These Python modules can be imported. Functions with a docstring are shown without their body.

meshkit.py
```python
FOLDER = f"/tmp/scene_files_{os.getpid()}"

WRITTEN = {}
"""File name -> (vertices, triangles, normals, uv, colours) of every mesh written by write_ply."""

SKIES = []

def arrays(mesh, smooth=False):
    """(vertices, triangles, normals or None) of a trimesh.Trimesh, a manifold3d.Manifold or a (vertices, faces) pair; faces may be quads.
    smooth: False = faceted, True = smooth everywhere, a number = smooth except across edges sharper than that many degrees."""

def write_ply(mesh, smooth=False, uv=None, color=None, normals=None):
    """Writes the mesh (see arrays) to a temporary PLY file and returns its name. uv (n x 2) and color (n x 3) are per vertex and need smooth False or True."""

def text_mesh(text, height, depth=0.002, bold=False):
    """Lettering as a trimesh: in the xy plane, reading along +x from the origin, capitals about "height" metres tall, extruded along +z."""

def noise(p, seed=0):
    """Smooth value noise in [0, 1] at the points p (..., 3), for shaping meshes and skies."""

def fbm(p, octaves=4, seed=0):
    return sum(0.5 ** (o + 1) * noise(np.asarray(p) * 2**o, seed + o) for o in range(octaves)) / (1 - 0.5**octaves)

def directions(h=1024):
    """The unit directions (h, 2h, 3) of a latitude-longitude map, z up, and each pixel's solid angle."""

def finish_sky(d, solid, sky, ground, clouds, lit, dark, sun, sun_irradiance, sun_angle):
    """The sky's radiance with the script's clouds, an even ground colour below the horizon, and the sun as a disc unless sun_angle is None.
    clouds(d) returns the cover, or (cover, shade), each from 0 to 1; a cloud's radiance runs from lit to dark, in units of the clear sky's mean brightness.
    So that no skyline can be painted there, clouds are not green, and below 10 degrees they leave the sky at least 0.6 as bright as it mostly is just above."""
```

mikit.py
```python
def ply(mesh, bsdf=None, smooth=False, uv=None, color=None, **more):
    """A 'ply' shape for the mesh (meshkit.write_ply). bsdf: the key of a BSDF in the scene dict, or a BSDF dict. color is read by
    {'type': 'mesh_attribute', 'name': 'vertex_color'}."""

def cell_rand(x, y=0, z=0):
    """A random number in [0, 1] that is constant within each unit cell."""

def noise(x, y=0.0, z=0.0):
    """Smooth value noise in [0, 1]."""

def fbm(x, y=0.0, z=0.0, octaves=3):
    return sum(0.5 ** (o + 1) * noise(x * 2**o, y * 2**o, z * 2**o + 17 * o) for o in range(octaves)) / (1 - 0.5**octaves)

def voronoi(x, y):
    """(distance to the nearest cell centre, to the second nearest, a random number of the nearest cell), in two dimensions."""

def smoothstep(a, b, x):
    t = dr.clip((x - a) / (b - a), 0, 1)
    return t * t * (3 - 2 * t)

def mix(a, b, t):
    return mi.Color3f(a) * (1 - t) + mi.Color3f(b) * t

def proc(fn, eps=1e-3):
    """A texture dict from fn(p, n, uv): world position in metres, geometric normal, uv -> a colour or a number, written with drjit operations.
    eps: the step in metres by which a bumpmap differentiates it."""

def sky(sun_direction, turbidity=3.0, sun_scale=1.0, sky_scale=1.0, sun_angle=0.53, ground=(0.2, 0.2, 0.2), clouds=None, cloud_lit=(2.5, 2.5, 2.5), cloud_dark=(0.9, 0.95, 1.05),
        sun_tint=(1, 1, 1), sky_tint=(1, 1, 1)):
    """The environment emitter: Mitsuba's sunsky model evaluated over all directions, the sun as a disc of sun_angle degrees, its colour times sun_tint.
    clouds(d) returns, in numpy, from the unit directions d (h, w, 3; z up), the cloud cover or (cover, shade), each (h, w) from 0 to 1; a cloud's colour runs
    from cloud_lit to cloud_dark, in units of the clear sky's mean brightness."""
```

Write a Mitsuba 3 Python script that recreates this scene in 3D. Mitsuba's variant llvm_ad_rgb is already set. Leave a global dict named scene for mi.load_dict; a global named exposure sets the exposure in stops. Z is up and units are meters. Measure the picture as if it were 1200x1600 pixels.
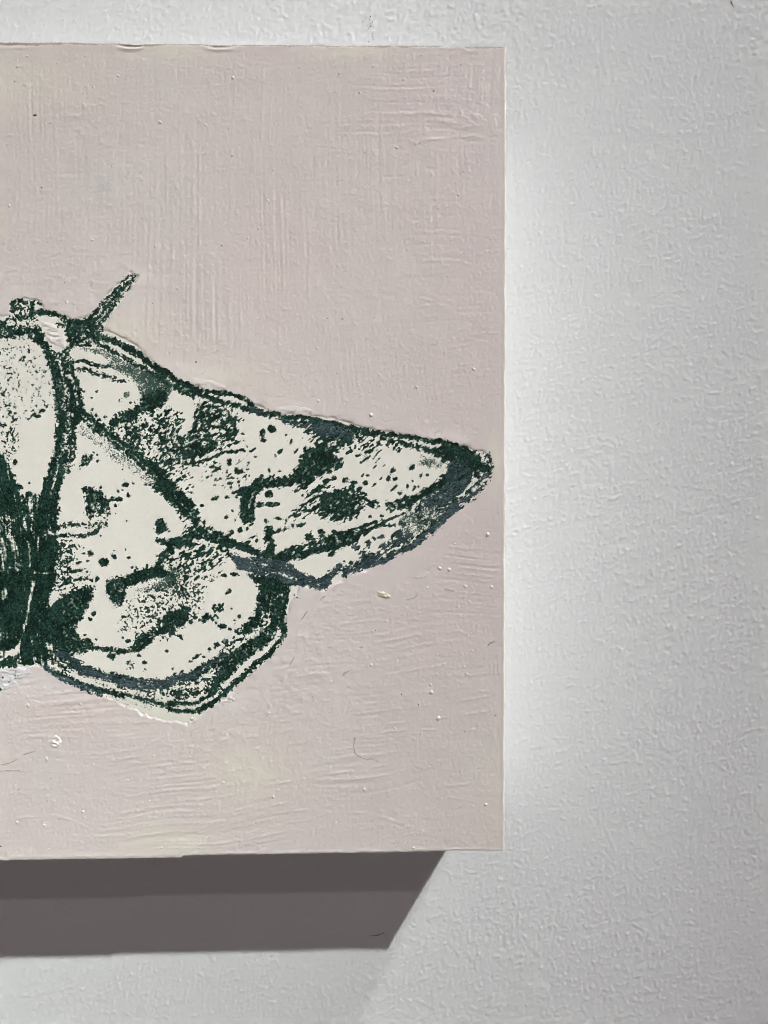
import math, random
import numpy as np, trimesh, drjit as dr, mitsuba as mi, mikit, shapely
import shapely.geometry as sg
from scipy import ndimage as ndi
from mikit import proc, noise, fbm, smoothstep, mix

T = mi.ScalarTransform4f
random.seed(5)
RNG = np.random.default_rng(5)
scene, labels = {}, {}

# ------------------------------------------------------------------ scale, camera, light
U = 0.3 / 1260            # one drawing unit of the print, in metres (the panel is 0.30 m tall)
DEPTH = 228 * U           # the panel stands 54 mm off the wall
XR, ZT, ZB = 190, 727, -529          # right, top and bottom edge of the panel, in drawing units
XM = -606.0                          # the moth's own axis
XL = 2 * XM - XR

cam = np.array([-23.91, -1156.48, 62.66]) * U
fwd = np.array([0.02032, 0.99894, -0.04135])
up = np.array([0.00523, 0.04126, 0.99913])
scene['camera'] = {'type': 'perspective', 'fov': math.degrees(2 * math.atan(800 / 1155)), 'fov_axis': 'y', 'near_clip': 0.01, 'far_clip': 50.0,
                   'to_world': T().look_at(origin=cam.tolist(), target=(cam + fwd).tolist(), up=up.tolist())}
exposure = 0.08
AMBIENT = (0.108, 0.088, 0.089)
scene['room_light'] = {'type': 'constant', 'radiance': {'type': 'rgb', 'value': list(AMBIENT)}}


def lamp(key, direction, dist, radius, power, colour, aim, snoot=None):
    """A round gallery spotlight: a glowing disc in a tube that narrows its beam. power = irradiance on a surface facing it."""
    d = np.array(direction, float); d /= np.linalg.norm(d)
    a = np.array(aim) * U
    p = np.array([190, 0, -529]) * U + d * dist
    L = power * dist ** 2 / (math.pi * radius ** 2)
    at = T().look_at(origin=p.tolist(), target=a.tolist(), up=[0, 0, 1])
    scene[key + '__bulb'] = {'type': 'disk', 'to_world': at @ T().scale(radius), 'emitter': {'type': 'area', 'radiance': {'type': 'rgb', 'value': [L * c for c in colour]}}, 'bsdf': {'type': 'diffuse'}}
    if snoot:
        ra, ln = snoot
        q = np.array([[radius * 1.25, -0.03], [ra * 1.15, -0.028], [ra * 1.15, ln], [ra, ln], [ra, 0.004], [radius * 1.25, -0.004], [radius * 1.25, -0.03]])
        m = trimesh.creation.revolve(q, sections=32)
        scene[key + '__housing'] = mikit.ply(m, {'type': 'twosided', 'bsdf': {'type': 'diffuse', 'reflectance': {'type': 'rgb', 'value': 0.03}}}, smooth=40, to_world=at)


lamp('gallery_spotlight', (183, -228, 309), 4.0, 0.036, 4.05, (0.958, 1.0, 0.955), (-1000, 0, -840), (0.038, 0.46))
lamp('gallery_spotlight_001', (120, -228, 194), 2.8, 0.02, 0.17, (1.0, 1.0, 0.97), (0, 0, 0))
lamp('gallery_spotlight_002', (225, -105, 430), 5.0, 0.07, 1.25, (1.0, 0.965, 1.03), (0, 0, 0))
for k, t in (('', 'bright narrow gallery spotlight high on the right, casting the sharp shadow'), ('_001', 'weak gallery spotlight in front, lighting the lower band of the shadow'), ('_002', 'steep gallery spotlight close to the wall, casting the faint long shadow')):
    labels['gallery_spotlight' + k] = {'label': t, 'category': 'lamp'}


# ------------------------------------------------------------------ materials
def bsdf(key, d):
    scene[key] = {**d, 'id': key}


def drawing(p):
    """World position -> drawing units (x to the right, y down) on the plane of the print."""
    x, z = p.x / (1000 * U), p.z / (1000 * U)
    return (600.489 + 997.003 * x - 4.325 * z - 17.818 * x * x + 36.459 * x * z - 0.429 * z * z,
            814.787 - 5.33 * x - 995.97 * z + 0.062 * x * x + 17.667 * x * z - 36.208 * z * z)


def wall_colour(p, n, uv):
    x, z = p.x / U, p.z / U
    t = fbm(x / 160, z / 160, 4.0)
    return mix((0.762, 0.774, 0.778), (0.785, 0.795, 0.797), t)


bsdf('wall_paint', {'type': 'twosided', 'bsdf': {'type': 'principled', 'base_color': proc(wall_colour), 'roughness': 0.62, 'specular': 0.35}})


def spot(px, py, x, y, rx, ry):
    return dr.exp(-(dr.square((px - x) / rx) + dr.square((py - y) / ry)))


def pink_colour(p, n, uv):
    px, py = drawing(p)
    w = 40 * (fbm(px / 60, py / 60, 2.2) - 0.5)
    x, y = px + w, py + 0.8 * w
    base = mix((0.672, 0.595, 0.575), (0.705, 0.645, 0.618), fbm(px / 130, py / 170, 1.0))
    base = mix(base, (0.66, 0.575, 0.562), 0.75 * smoothstep(330, 760, x) * (1 - smoothstep(900, 1250, y)))
    base = mix(base, (0.735, 0.685, 0.61), dr.minimum(0.9, 0.95 * (spot(x, y, 385, 1205, 75, 55) + spot(x, y, 265, 1312, 70, 26) + spot(x, y, 20, 130, 130, 55)
               + spot(x, y, 330, 590, 90, 34) + spot(x, y, 555, 82, 75, 14) + spot(x, y, 270, 82, 60, 18) + spot(x, y, 200, 520, 60, 40) + spot(x, y, 775, 720, 14, 40) + 0.7 * spot(x, y, 770, 1240, 30, 70))))
    base = mix(base, (0.635, 0.605, 0.585), 0.6 * (spot(x, y, 150, 285, 45, 38) + spot(x, y, 265, 325, 32, 40) + 0.8 * spot(x, y, 70, 1200, 30, 50)))
    base = mix(base, (0.70, 0.585, 0.56), 0.45 * (spot(x, y, 480, 700, 50, 20) + spot(x, y, 120, 1110, 90, 30) + spot(x, y, 405, 80, 60, 12) + spot(x, y, 420, 440, 90, 120)))
    base = mix(base, (0.70, 0.58, 0.36), 0.35 * spot(px, py, 2, 345, 5, 16))
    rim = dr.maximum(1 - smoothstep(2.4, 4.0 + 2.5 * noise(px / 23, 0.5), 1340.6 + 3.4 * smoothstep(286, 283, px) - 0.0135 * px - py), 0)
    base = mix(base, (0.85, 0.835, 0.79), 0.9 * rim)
    base = mix(base, (0.755, 0.705, 0.68), 0.55 * (spot(x, y, 215, 455, 30, 40) + spot(x, y, 285, 583, 55, 18) + spot(x, y, 450, 637, 40, 9) + spot(x, y, 690, 680, 40, 9) + spot(x, y, 480, 925, 30, 12) + spot(x, y, 60, 1070, 70, 18) + spot(x, y, 10, 475, 40, 22) + spot(x, y, 365, 1095, 30, 14)))
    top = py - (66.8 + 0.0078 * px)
    brown_rim = 1 - smoothstep(1.6, 3.4, top - 2.2 * noise(px / 15, 0.3) - 1.2 * noise(px / 3.1, 4.0) + 1.6 - 3.0 * spot(px, 0 * py, 224, 0, 20, 1) - 2.0 * spot(px, 0 * py, 345, 0, 24, 1) - 1.5 * spot(px, 0 * py, 30, 0, 50, 1))
    base = mix(base, (0.27, 0.22, 0.18), 0.8 * brown_rim)  # irregular dark brown line along the top edge, wider at the folds
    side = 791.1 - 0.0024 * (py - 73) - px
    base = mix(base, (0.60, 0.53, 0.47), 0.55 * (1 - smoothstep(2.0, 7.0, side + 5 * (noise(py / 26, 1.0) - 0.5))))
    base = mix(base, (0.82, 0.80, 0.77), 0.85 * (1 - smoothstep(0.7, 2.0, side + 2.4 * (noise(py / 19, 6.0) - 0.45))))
    streak = noise(px / 2.3, py / 40, 3.0) * 0.5 + noise(px / 45, py / 2.4, 8.0) * 0.5
    return base * (0.985 + 0.03 * streak)


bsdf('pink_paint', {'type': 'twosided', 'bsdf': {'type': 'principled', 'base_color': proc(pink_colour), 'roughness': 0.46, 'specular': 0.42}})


def cream_colour(p, n, uv):
    px, py = drawing(p)
    c = mix((0.79, 0.765, 0.695), (0.82, 0.795, 0.73), fbm(px / 40, py / 40, 6.0))
    green = smoothstep(0.15, 0.7, spot(px, py, 235, 1105, 75, 22) + spot(px, py, 300, 1118, 40, 12))
    c = mix(c, (0.68, 0.69, 0.60), 0.7 * green)
    return c * (0.97 + 0.06 * noise(px / 2.0, py / 2.0, 4.0))


bsdf('cream_paper', {'type': 'twosided', 'bsdf': {'type': 'principled', 'base_color': proc(cream_colour), 'roughness': 0.55, 'specular': 0.3}})


def ink_colour(p, n, uv):
    px, py = drawing(p)
    t = smoothstep(0.3, 0.85, 0.45 * fbm(px / 14, py / 14, 2.0) + 0.55 * noise(px / 1.7, py / 1.7, 5.0))
    return mix((0.003, 0.013, 0.009), (0.024, 0.068, 0.05), t)


def wash_colour(p, n, uv):
    px, py = drawing(p)
    return mix((0.022, 0.055, 0.045), (0.075, 0.125, 0.10), fbm(px / 6, py / 6, 2.0))


def blue_colour(p, n, uv):
    px, py = drawing(p)
    s = noise((px + 3 * py) / 3.1, (py - 0.3 * px) / 1.6, 2.0) * 0.6 + 0.4 * fbm(px / 18, py / 18, 7.0)
    return mix((0.016, 0.036, 0.042), (0.10, 0.135, 0.15), smoothstep(0.3, 0.85, s))


def halo_colour(p, n, uv):
    px, py = drawing(p)
    return mix((0.13, 0.19, 0.15), (0.26, 0.31, 0.25), noise(px / 2.5, py / 2.5, 3.0))


for k, fn in (('soaked_ink', halo_colour), ('dark_ink', ink_colour), ('grey_wash', wash_colour), ('blue_paint', blue_colour)):
    bsdf(k, {'type': 'twosided', 'bsdf': {'type': 'principled', 'base_color': proc(fn), 'roughness': 0.6, 'specular': 0.15}})
for k, c, r in (('white_paint', (0.735, 0.685, 0.655), 0.45), ('pale_blue_paint', (0.66, 0.655, 0.66), 0.5), ('drop_paint', (0.685, 0.61, 0.585), 0.35), ('ochre_paint', (0.62, 0.575, 0.45), 0.45),
                ('hair', (0.24, 0.20, 0.18), 0.5), ('grit', (0.06, 0.05, 0.05), 0.6), ('side_paint', (0.75, 0.74, 0.725), 0.5)):
    bsdf(k, {'type': 'twosided', 'bsdf': {'type': 'principled', 'base_color': {'type': 'rgb', 'value': c}, 'roughness': r}})


# ------------------------------------------------------------------ helpers
def add(key, mesh, mat, smooth=False):
    scene[key] = mikit.ply(mesh, mat, smooth=smooth)
    return key


def straighten(px, py):
    """The tracing sheet is a little keystoned: drawing units -> upright units on the panel (X to the right, Z up)."""
    a, b = np.asarray(px, float) / 1000, np.asarray(py, float) / 1000
    return (-575.541 + 953.631 * a - 24.776 * b + 17.504 * a * a + 35.011 * a * b - 0.421 * b * b,
            789.639 + 8.792 * a - 936.422 * b - 0.057 * a * a - 17.656 * a * b - 35.258 * b * b)


def to_panel(px, py, h=0.0):
    """A point of the drawing (x right, y down) and its height above the paper, all in drawing units -> world metres."""
    X, Z = straighten(px, py)
    return np.stack([X * U, -np.broadcast_to(h, X.shape) * U, Z * U], -1)


def to_drawing(X, Z):
    x, z = X / 1000, Z / 1000
    return (600.489 + 997.003 * x - 4.325 * z - 17.818 * x * x + 36.459 * x * z - 0.429 * z * z,
            814.787 - 5.33 * x - 995.97 * z + 0.062 * x * x + 17.667 * x * z - 36.208 * z * z)


# ------------------------------------------------------------------ the print: an etched moth, drawn with strokes, dots and grained areas
GX0, GY0, GS = -26.0, 412.0, 0.75
GW, GH = int(804 / GS), int(725 / GS)
gx = GX0 + GS * np.arange(GW); gy = GY0 + GS * np.arange(GH)
GX, GY = np.meshgrid(gx, gy)
SHEETS = {1: (0, 400), 2: (250, 400), 3: (500, 550), 4: (0, 750), 5: (250, 750)}      # five enlarged sheets of the drawing, at 4 : 1


def rank(a):
    s = np.sort(a[::7, ::7].ravel())
    return np.interp(a, s, np.linspace(0, 1, len(s)))


def grain(seed, s1, s2=None, ang=0.0):
    """Even noise (uniform in [0, 1]) of flecks, long in one direction."""
    r = np.random.default_rng(seed)
    if s2 is None:
        return rank(ndi.gaussian_filter(r.standard_normal((GH, GW)), s1 / GS))
    n = int(1.5 * max(GH, GW))
    big = ndi.rotate(ndi.gaussian_filter(r.standard_normal((n, n)), (s2 / GS, s1 / GS)), ang, reshape=False, order=1)
    o = (n - GH) // 2, (n - GW) // 2
    return rank(big[o[0]:o[0] + GH, o[1]:o[1] + GW])


fleck = 0.6 * grain(1, 0.85) + 0.25 * grain(2, 1.7) + 0.15 * grain(15, 3.4)
streaky = 0.7 * grain(3, 1.7, 0.8, 38) + 0.3 * grain(4, 2.2)
wing = np.clip((GX - 190) / 90, 0, 1) * np.clip((930 - GY) / 60, 0, 1)
trunk = np.clip((100 - GX) / 25, 0, 1) * np.clip((GY - 640) / 120, 0, 1)
FLECK = rank(fleck * (1 - 0.8 * wing) + streaky * 0.8 * wing)
FLECK = rank(FLECK * (1 - 0.55 * trunk) + 0.55 * trunk * grain(16, 0.75, 7.0, 5))
FINE = rank(0.8 * grain(5, 0.4) + 0.2 * grain(6, 2.0))
BRUSH = rank(0.6 * grain(7, 11.0, 0.62, -8) + 0.4 * grain(8, 0.6))
BRUSH2 = rank(0.6 * grain(9, 10.0, 0.62, 34) + 0.4 * grain(10, 0.6))
WOBX = 2.4 * (grain(11, 7) - 0.5) + 2.0 * (grain(12, 2.2) - 0.5); WOBY = 2.4 * (grain(13, 7) - 0.5) + 2.0 * (grain(14, 2.2) - 0.5)

dark = np.zeros((GH, GW)); wash = np.zeros((GH, GW)); blue = np.zeros((GH, GW)); brush_dir = np.zeros((GH, GW))
soak = np.zeros((GH, GW))
LAYER = {'k': dark, 'w': wash, 'b': blue, 's': soak}


def window(pts, m):
    pts = np.atleast_2d(pts)
    x0, y0 = pts.min(0) - m; x1, y1 = pts.max(0) + m
    i0, i1 = np.clip(np.searchsorted(gy, [y0, y1]), 0, GH); j0, j1 = np.clip(np.searchsorted(gx, [x0, x1]), 0, GW)
    return slice(i0, i1), slice(j0, j1)


def put(layer, s, v):
    f = LAYER[layer]
    f[s] = 1 - (1 - f[s]) * (1 - v)
    if layer == 'k':
        soak[s] = 1 - (1 - soak[s]) * (1 - v)


def take(layer, s, v):
    LAYER[layer][s] *= 1 - v
    if layer == 'k':
        soak[s] *= 1 - 0.62 * v


def seg_dist(x, y, pts):
    best = np.full(x.shape, 1e9)
    for (ax, ay), (bx, by) in zip(pts[:-1], pts[1:]):
        vx, vy = bx - ax, by - ay
        t = np.clip(((x - ax) * vx + (y - ay) * vy) / max(vx * vx + vy * vy, 1e-9), 0, 1)
        best = np.minimum(best, np.hypot(x - ax - t * vx, y - ay - t * vy))
    return best


def smooth_line(pts, n=6):
    pts = np.asarray(pts, float)
    if len(pts) < 3:
        return pts
    t = np.r_[0, np.cumsum(np.hypot(*np.diff(pts, axis=0).T))]
    from scipy.interpolate import PchipInterpolator
    return PchipInterpolator(t, pts)(np.linspace(0, t[-1], n * len(pts)))


def tr(sheet, pts):
    o = SHEETS[sheet]
    return np.asarray(pts, float)[:, :2] / 4 + o


def S(sheet, w, d, pts, layer='k', soft=None, erase=False):
    """A stroke: width and points in the sheet's own 4 : 1 units."""
    p = smooth_line(tr(sheet, pts)); w = w / 4; soft = (0.42 * w + 1.2) if soft is None else soft / 4
    s = window(p, w + soft + 3)
    q = seg_dist(GX[s] + WOBX[s], GY[s] + WOBY[s], p)
    v = d * np.clip((w / 2 + soft / 2 - q) / soft, 0, 1)
    (take if erase else put)(layer, s, v)


def E(sheet, w, d, pts, layer='k', soft=None):
    S(sheet, w, d, pts, layer, soft, True)


def A(sheet, d, pts, layer='k', soft=16, erase=False):
    """An area: even grain inside a polygon with a soft rim."""
    p = tr(sheet, pts); soft = soft / 4
    s = window(p, soft + 3)
    x, y = GX[s] + WOBX[s] * 1.5, GY[s] + WOBY[s] * 1.5
    inside = shapely.contains_xy(sg.Polygon(p).buffer(0), x, y)
    q = seg_dist(x, y, np.vstack([p, p[:1]]))
    v = d * np.clip(0.5 + np.where(inside, q, -q) / max(soft, 0.1), 0, 1)
    (take if erase else put)(layer, s, v)


def D(sheet, dots, d=0.97, layer='k'):
    """Dots (x, y, rx[, ry[, degrees]])."""
    for q in dots:
        x, y = q[0] / 4 + SHEETS[sheet][0], q[1] / 4 + SHEETS[sheet][1]
        rx = q[2] / 4; ry = (q[3] if len(q) > 3 else q[2]) / 4; a = math.radians(q[4] if len(q) > 4 else 0)
        s = window([(x, y)], max(rx, ry) + 3)
        dx, dy = GX[s] + 0.7 * WOBX[s] - x, GY[s] + 0.7 * WOBY[s] - y
        r = np.hypot((dx * math.cos(a) + dy * math.sin(a)) / rx, (dy * math.cos(a) - dx * math.sin(a)) / ry)
        put(layer, s, d * np.clip((1.3 - r) / 0.55, 0, 1))


# --- sheet 1: antenna, head, thorax edge, root of the forewing
S(1, 13, .85, [(470, 435), (560, 385), (650, 280), (740, 190), (800, 130), (845, 118)])
S(1, 22, .85, [(575, 430), (660, 330), (740, 230), (795, 165)])
S(1, 8, .8, [(795, 165), (848, 122)])
S(1, 13, .62, [(600, 480), (660, 390), (720, 320), (770, 250), (825, 180), (850, 130)])
E(1, 9, .6, [(600, 460), (672, 355), (740, 262), (805, 175)])
E(1, 9, .6, [(540, 425), (620, 340), (690, 255), (765, 175)])
A(1, .55, [(480, 440), (560, 390), (650, 285), (740, 195), (830, 125), (850, 135), (770, 250), (680, 390), (600, 480)], 'w', soft=12)
S(1, 12, .75, [(620, 430), (690, 330), (760, 225), (820, 150)])
S(1, 10, .7, [(520, 425), (610, 350), (680, 262), (760, 180)])
A(1, .68, [(430, 400), (560, 370), (650, 460), (620, 540), (560, 560), (450, 560), (400, 480)])
S(1, 28, .85, [(70, 345), (80, 300), (110, 275), (160, 290), (200, 285), (206, 355), (260, 350)])
A(1, .5, [(70, 300), (200, 290), (240, 400), (60, 400)])
D(1, [(245, 297, 18, 12), (300, 352, 16, 10)])
S(1, 30, .6, [(0, 425), (80, 400), (210, 385)])
S(1, 84, .78, [(0, 480), (80, 465), (170, 470), (240, 500)])
S(1, 26, .85, [(235, 345), (330, 365), (420, 398), (490, 440)])
E(1, 20, .8, [(240, 390), (310, 390), (390, 425)])
S(1, 46, .6, [(370, 420), (440, 480), (440, 560)])
A(1, .6, [(225, 505), (280, 560), (330, 600), (420, 600), (470, 740), (515, 930), (490, 1085), (375, 1090), (350, 900), (325, 750), (280, 640)])
S(1, 58, .78, [(245, 520), (300, 600), (345, 690), (360, 800), (372, 930), (385, 1060)])
S(1, 36, .92, [(440, 570), (388, 650), (385, 730), (430, 800), (452, 870), (445, 960)])
S(1, 30, .9, [(455, 740), (492, 830), (507, 920), (490, 1000), (465, 1080)])
E(1, 13, .75, [(415, 600), (375, 680), (400, 760), (405, 860), (395, 940)])
E(1, 12, .6, [(440, 740), (470, 820), (478, 900), (470, 960)])
S(1, 46, .88, [(372, 1080), (368, 1170), (340, 1270), (315, 1400), (285, 1510), (265, 1620)])
S(1, 34, .85, [(410, 1230), (372, 1370), (345, 1480), (330, 1620)])
A(1, .6, [(370, 1085), (480, 1085), (472, 1270), (450, 1330), (380, 1400), (335, 1500), (345, 1250)])
E(1, 9, .6, [(360, 1280), (335, 1400), (305, 1520)])
A(1, .10, [(0, 530), (200, 540), (330, 750), (340, 960), (220, 1040), (0, 1000)], soft=80)
A(1, .34, [(0, 830), (70, 900), (110, 1020), (110, 1220), (60, 1300), (0, 1260)], soft=70)
S(1, 70, .93, [(-10, 1260), (40, 1370), (80, 1460), (110, 1560)])
A(1, .93, [(-10, 1250), (40, 1350), (110, 1500), (130, 1620), (-10, 1620)], soft=20)
E(1, 12, .7, [(40, 1340), (75, 1440), (100, 1530)])
A(1, .62, [(60, 1500), (190, 1480), (280, 1480), (270, 1620), (60, 1620)], soft=40)
E(1, 70, .75, [(215, 1560), (170, 1620)], soft=50)
D(1, [(150, 633, 8), (180, 592, 8, 12), (125, 655, 7), (28, 698, 6, 12), (82, 578, 5), (44, 620, 5), (268, 967, 14, 10), (242, 1000, 16, 10, -30), (178, 1022, 8), (65, 985, 10, 6), (92, 1290, 14, 18),
      (95, 1220, 12, 6), (232, 768, 6, 9), (290, 720, 6), (205, 805, 6), (165, 830, 5), (110, 760, 5), (208, 968, 6)])
# leading edge of the forewing
S(1, 40, .9, [(600, 510), (700, 530), (800, 572), (870, 622), (960, 682), (1060, 752), (1150, 802), (1210, 842)])
S(1, 30, .85, [(610, 548), (720, 602), (820, 660), (900, 702), (980, 742), (1060, 802), (1130, 842), (1210, 885)])
E(1, 11, .85, [(640, 545), (740, 590), (840, 645), (930, 700), (1010, 745), (1090, 800), (1200, 865)])
A(1, .62, [(480, 560), (640, 580), (820, 680), (1000, 740), (1070, 820), (1050, 900), (950, 960), (870, 980), (880, 880), (840, 780), (720, 720), (640, 630)], 'w')
A(1, .7, [(820, 680), (1000, 740), (1070, 820), (1040, 890), (960, 960), (870, 980), (880, 880), (850, 760)], 'w', soft=50)
S(1, 20, .88, [(400, 705), (450, 665), (520, 660), (600, 682), (690, 695)])
S(1, 28, .65, [(430, 722), (520, 712), (600, 730), (680, 760), (780, 785)])
S(1, 30, .6, [(690, 690), (760, 700), (840, 730)], 'w')
A(1, .93, [(890, 860), (1010, 830), (1065, 850), (1030, 910), (960, 960), (890, 985), (800, 1045), (700, 1080), (690, 1040), (780, 980), (870, 920)], soft=36)
S(1, 20, .7, [(700, 1040), (740, 985), (810, 970), (870, 930)])
D(1, [(790, 868, 21, 20), (570, 955, 10), (600, 845, 8), (525, 848, 8), (570, 885, 8, 5), (660, 1005, 8), (600, 990, 8), (815, 915, 7), (840, 915, 7), (900, 1060, 16), (870, 1130, 10, 22)])
D(1, [(765, 905, 20, 16)], .5)
S(1, 62, .92, [(485, 965), (560, 1030), (640, 1095), (720, 1160), (800, 1220), (900, 1300), (1000, 1380), (1080, 1455), (1140, 1520), (1210, 1600)])
S(1, 40, .7, [(600, 1020), (650, 1075), (690, 1110)])
S(1, 60, .42, [(520, 1090), (640, 1180), (740, 1260), (880, 1350), (1000, 1440), (1080, 1530)], 'w')
E(1, 10, .6, [(520, 1000), (620, 1085), (760, 1195), (900, 1305), (1050, 1435), (1180, 1570)])
A(1, .42, [(700, 1080), (860, 1020), (960, 980), (1100, 1000), (1150, 1250), (1030, 1330), (850, 1230)], soft=40)
A(1, .55, [(760, 1080), (880, 1060), (870, 1160), (900, 1250), (1000, 1320), (1080, 1400), (980, 1360), (800, 1220)], soft=30)
A(1, .3, [(1020, 1290), (1200, 1280), (1200, 1480), (1120, 1440)], soft=40)
A(1, .85, [(505, 1280), (530, 1250), (590, 1245), (575, 1285), (530, 1310), (505, 1310)], soft=18)
D(1, [(605, 1245, 8), (605, 1285, 10), (580, 1230, 6), (500, 1332, 6), (770, 1335, 6), (910, 1427, 12, 9), (940, 1428, 10), (785, 1425, 18, 13), (830, 1420, 8), (630, 1447, 7), (740, 1465, 7), (800, 1495, 10, 14),
      (740, 1520, 18, 14), (535, 1455, 6), (985, 995, 8, 12), (1090, 970, 6)])
# --- sheet 2: middle of the forewing
S(2, 26, .93, [(0, 705), (60, 740), (120, 788), (200, 820), (300, 850), (400, 858), (500, 880), (560, 920), (640, 970), (720, 990), (800, 1005), (880, 1003), (1000, 1030), (1100, 1050), (1210, 1080)])
S(2, 30, .82, [(0, 745), (100, 812), (200, 852), (280, 880), (360, 900), (440, 925), (540, 955), (620, 985), (700, 1010)])
D(2, [(880, 1000, 16, 12), (170, 790, 14), (410, 850, 14), (520, 875, 14)])
A(2, .8, [(560, 930), (640, 968), (720, 1000), (700, 1010), (640, 1000), (560, 965)], 'b', soft=14)
A(2, .72, [(730, 1005), (900, 1012), (1000, 1040), (1100, 1058), (1210, 1090), (1210, 1150), (1050, 1120), (900, 1080), (780, 1050)], 'b', soft=20)
A(2, .35, [(700, 990), (1210, 1090), (1210, 1180), (1060, 1200), (960, 1180), (900, 1140), (860, 1070)], soft=30)
A(2, .64, [(220, 920), (300, 900), (420, 960), (480, 1010), (490, 1080), (480, 1160), (400, 1200), (300, 1230), (200, 1275), (120, 1275), (130, 1130), (200, 1050)], soft=30)
A(2, .4, [(140, 1180), (330, 1130), (400, 1150), (300, 1225), (200, 1275), (120, 1275)], soft=30)
A(2, .75, [(300, 1090), (390, 1080), (410, 1120), (320, 1115)], erase=True, soft=14)
S(2, 20, .9, [(150, 1300), (215, 1295), (290, 1268), (370, 1240), (450, 1225), (525, 1220)])
S(2, 13, .85, [(430, 1190), (480, 1165), (530, 1158)])
A(2, .45, [(380, 920), (440, 960), (520, 1000), (540, 1030), (420, 1040)], soft=30)
D(2, [(640, 1110, 18, 26, 20), (700, 1085, 26, 22), (650, 1150, 20, 12), (590, 1205, 14, 7, -30), (575, 1217, 14, 8), (750, 1220, 22, 14, -35), (720, 1245, 10), (495, 1345, 26, 16), (548, 1330, 10, 7), (430, 1290, 12, 24, 15),
      (325, 1315, 16, 10), (355, 1322, 10), (375, 1390, 9, 6), (345, 1512, 28, 10, -20), (150, 1380, 12, 7), (200, 1480, 7), (850, 1220, 18, 8, -40), (905, 1200, 14, 8, -40), (790, 1115, 10, 7), (820, 1160, 16, 8, -60),
      (432, 1420, 12, 14), (445, 1450, 9), (600, 1256, 10, 5), (460, 1387, 10, 6), (685, 1340, 7, 10), (755, 1340, 12, 6, -20), (930, 1080, 10), (520, 1110, 12, 7), (545, 1190, 8), (460, 1478, 8), (425, 1508, 14, 8)])
A(2, .3, [(-10, 950), (140, 960), (130, 1250), (110, 1420), (-10, 1440)], soft=40)
A(2, .18, [(220, 1290), (540, 1260), (560, 1400), (420, 1440), (260, 1400)], soft=50)
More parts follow.
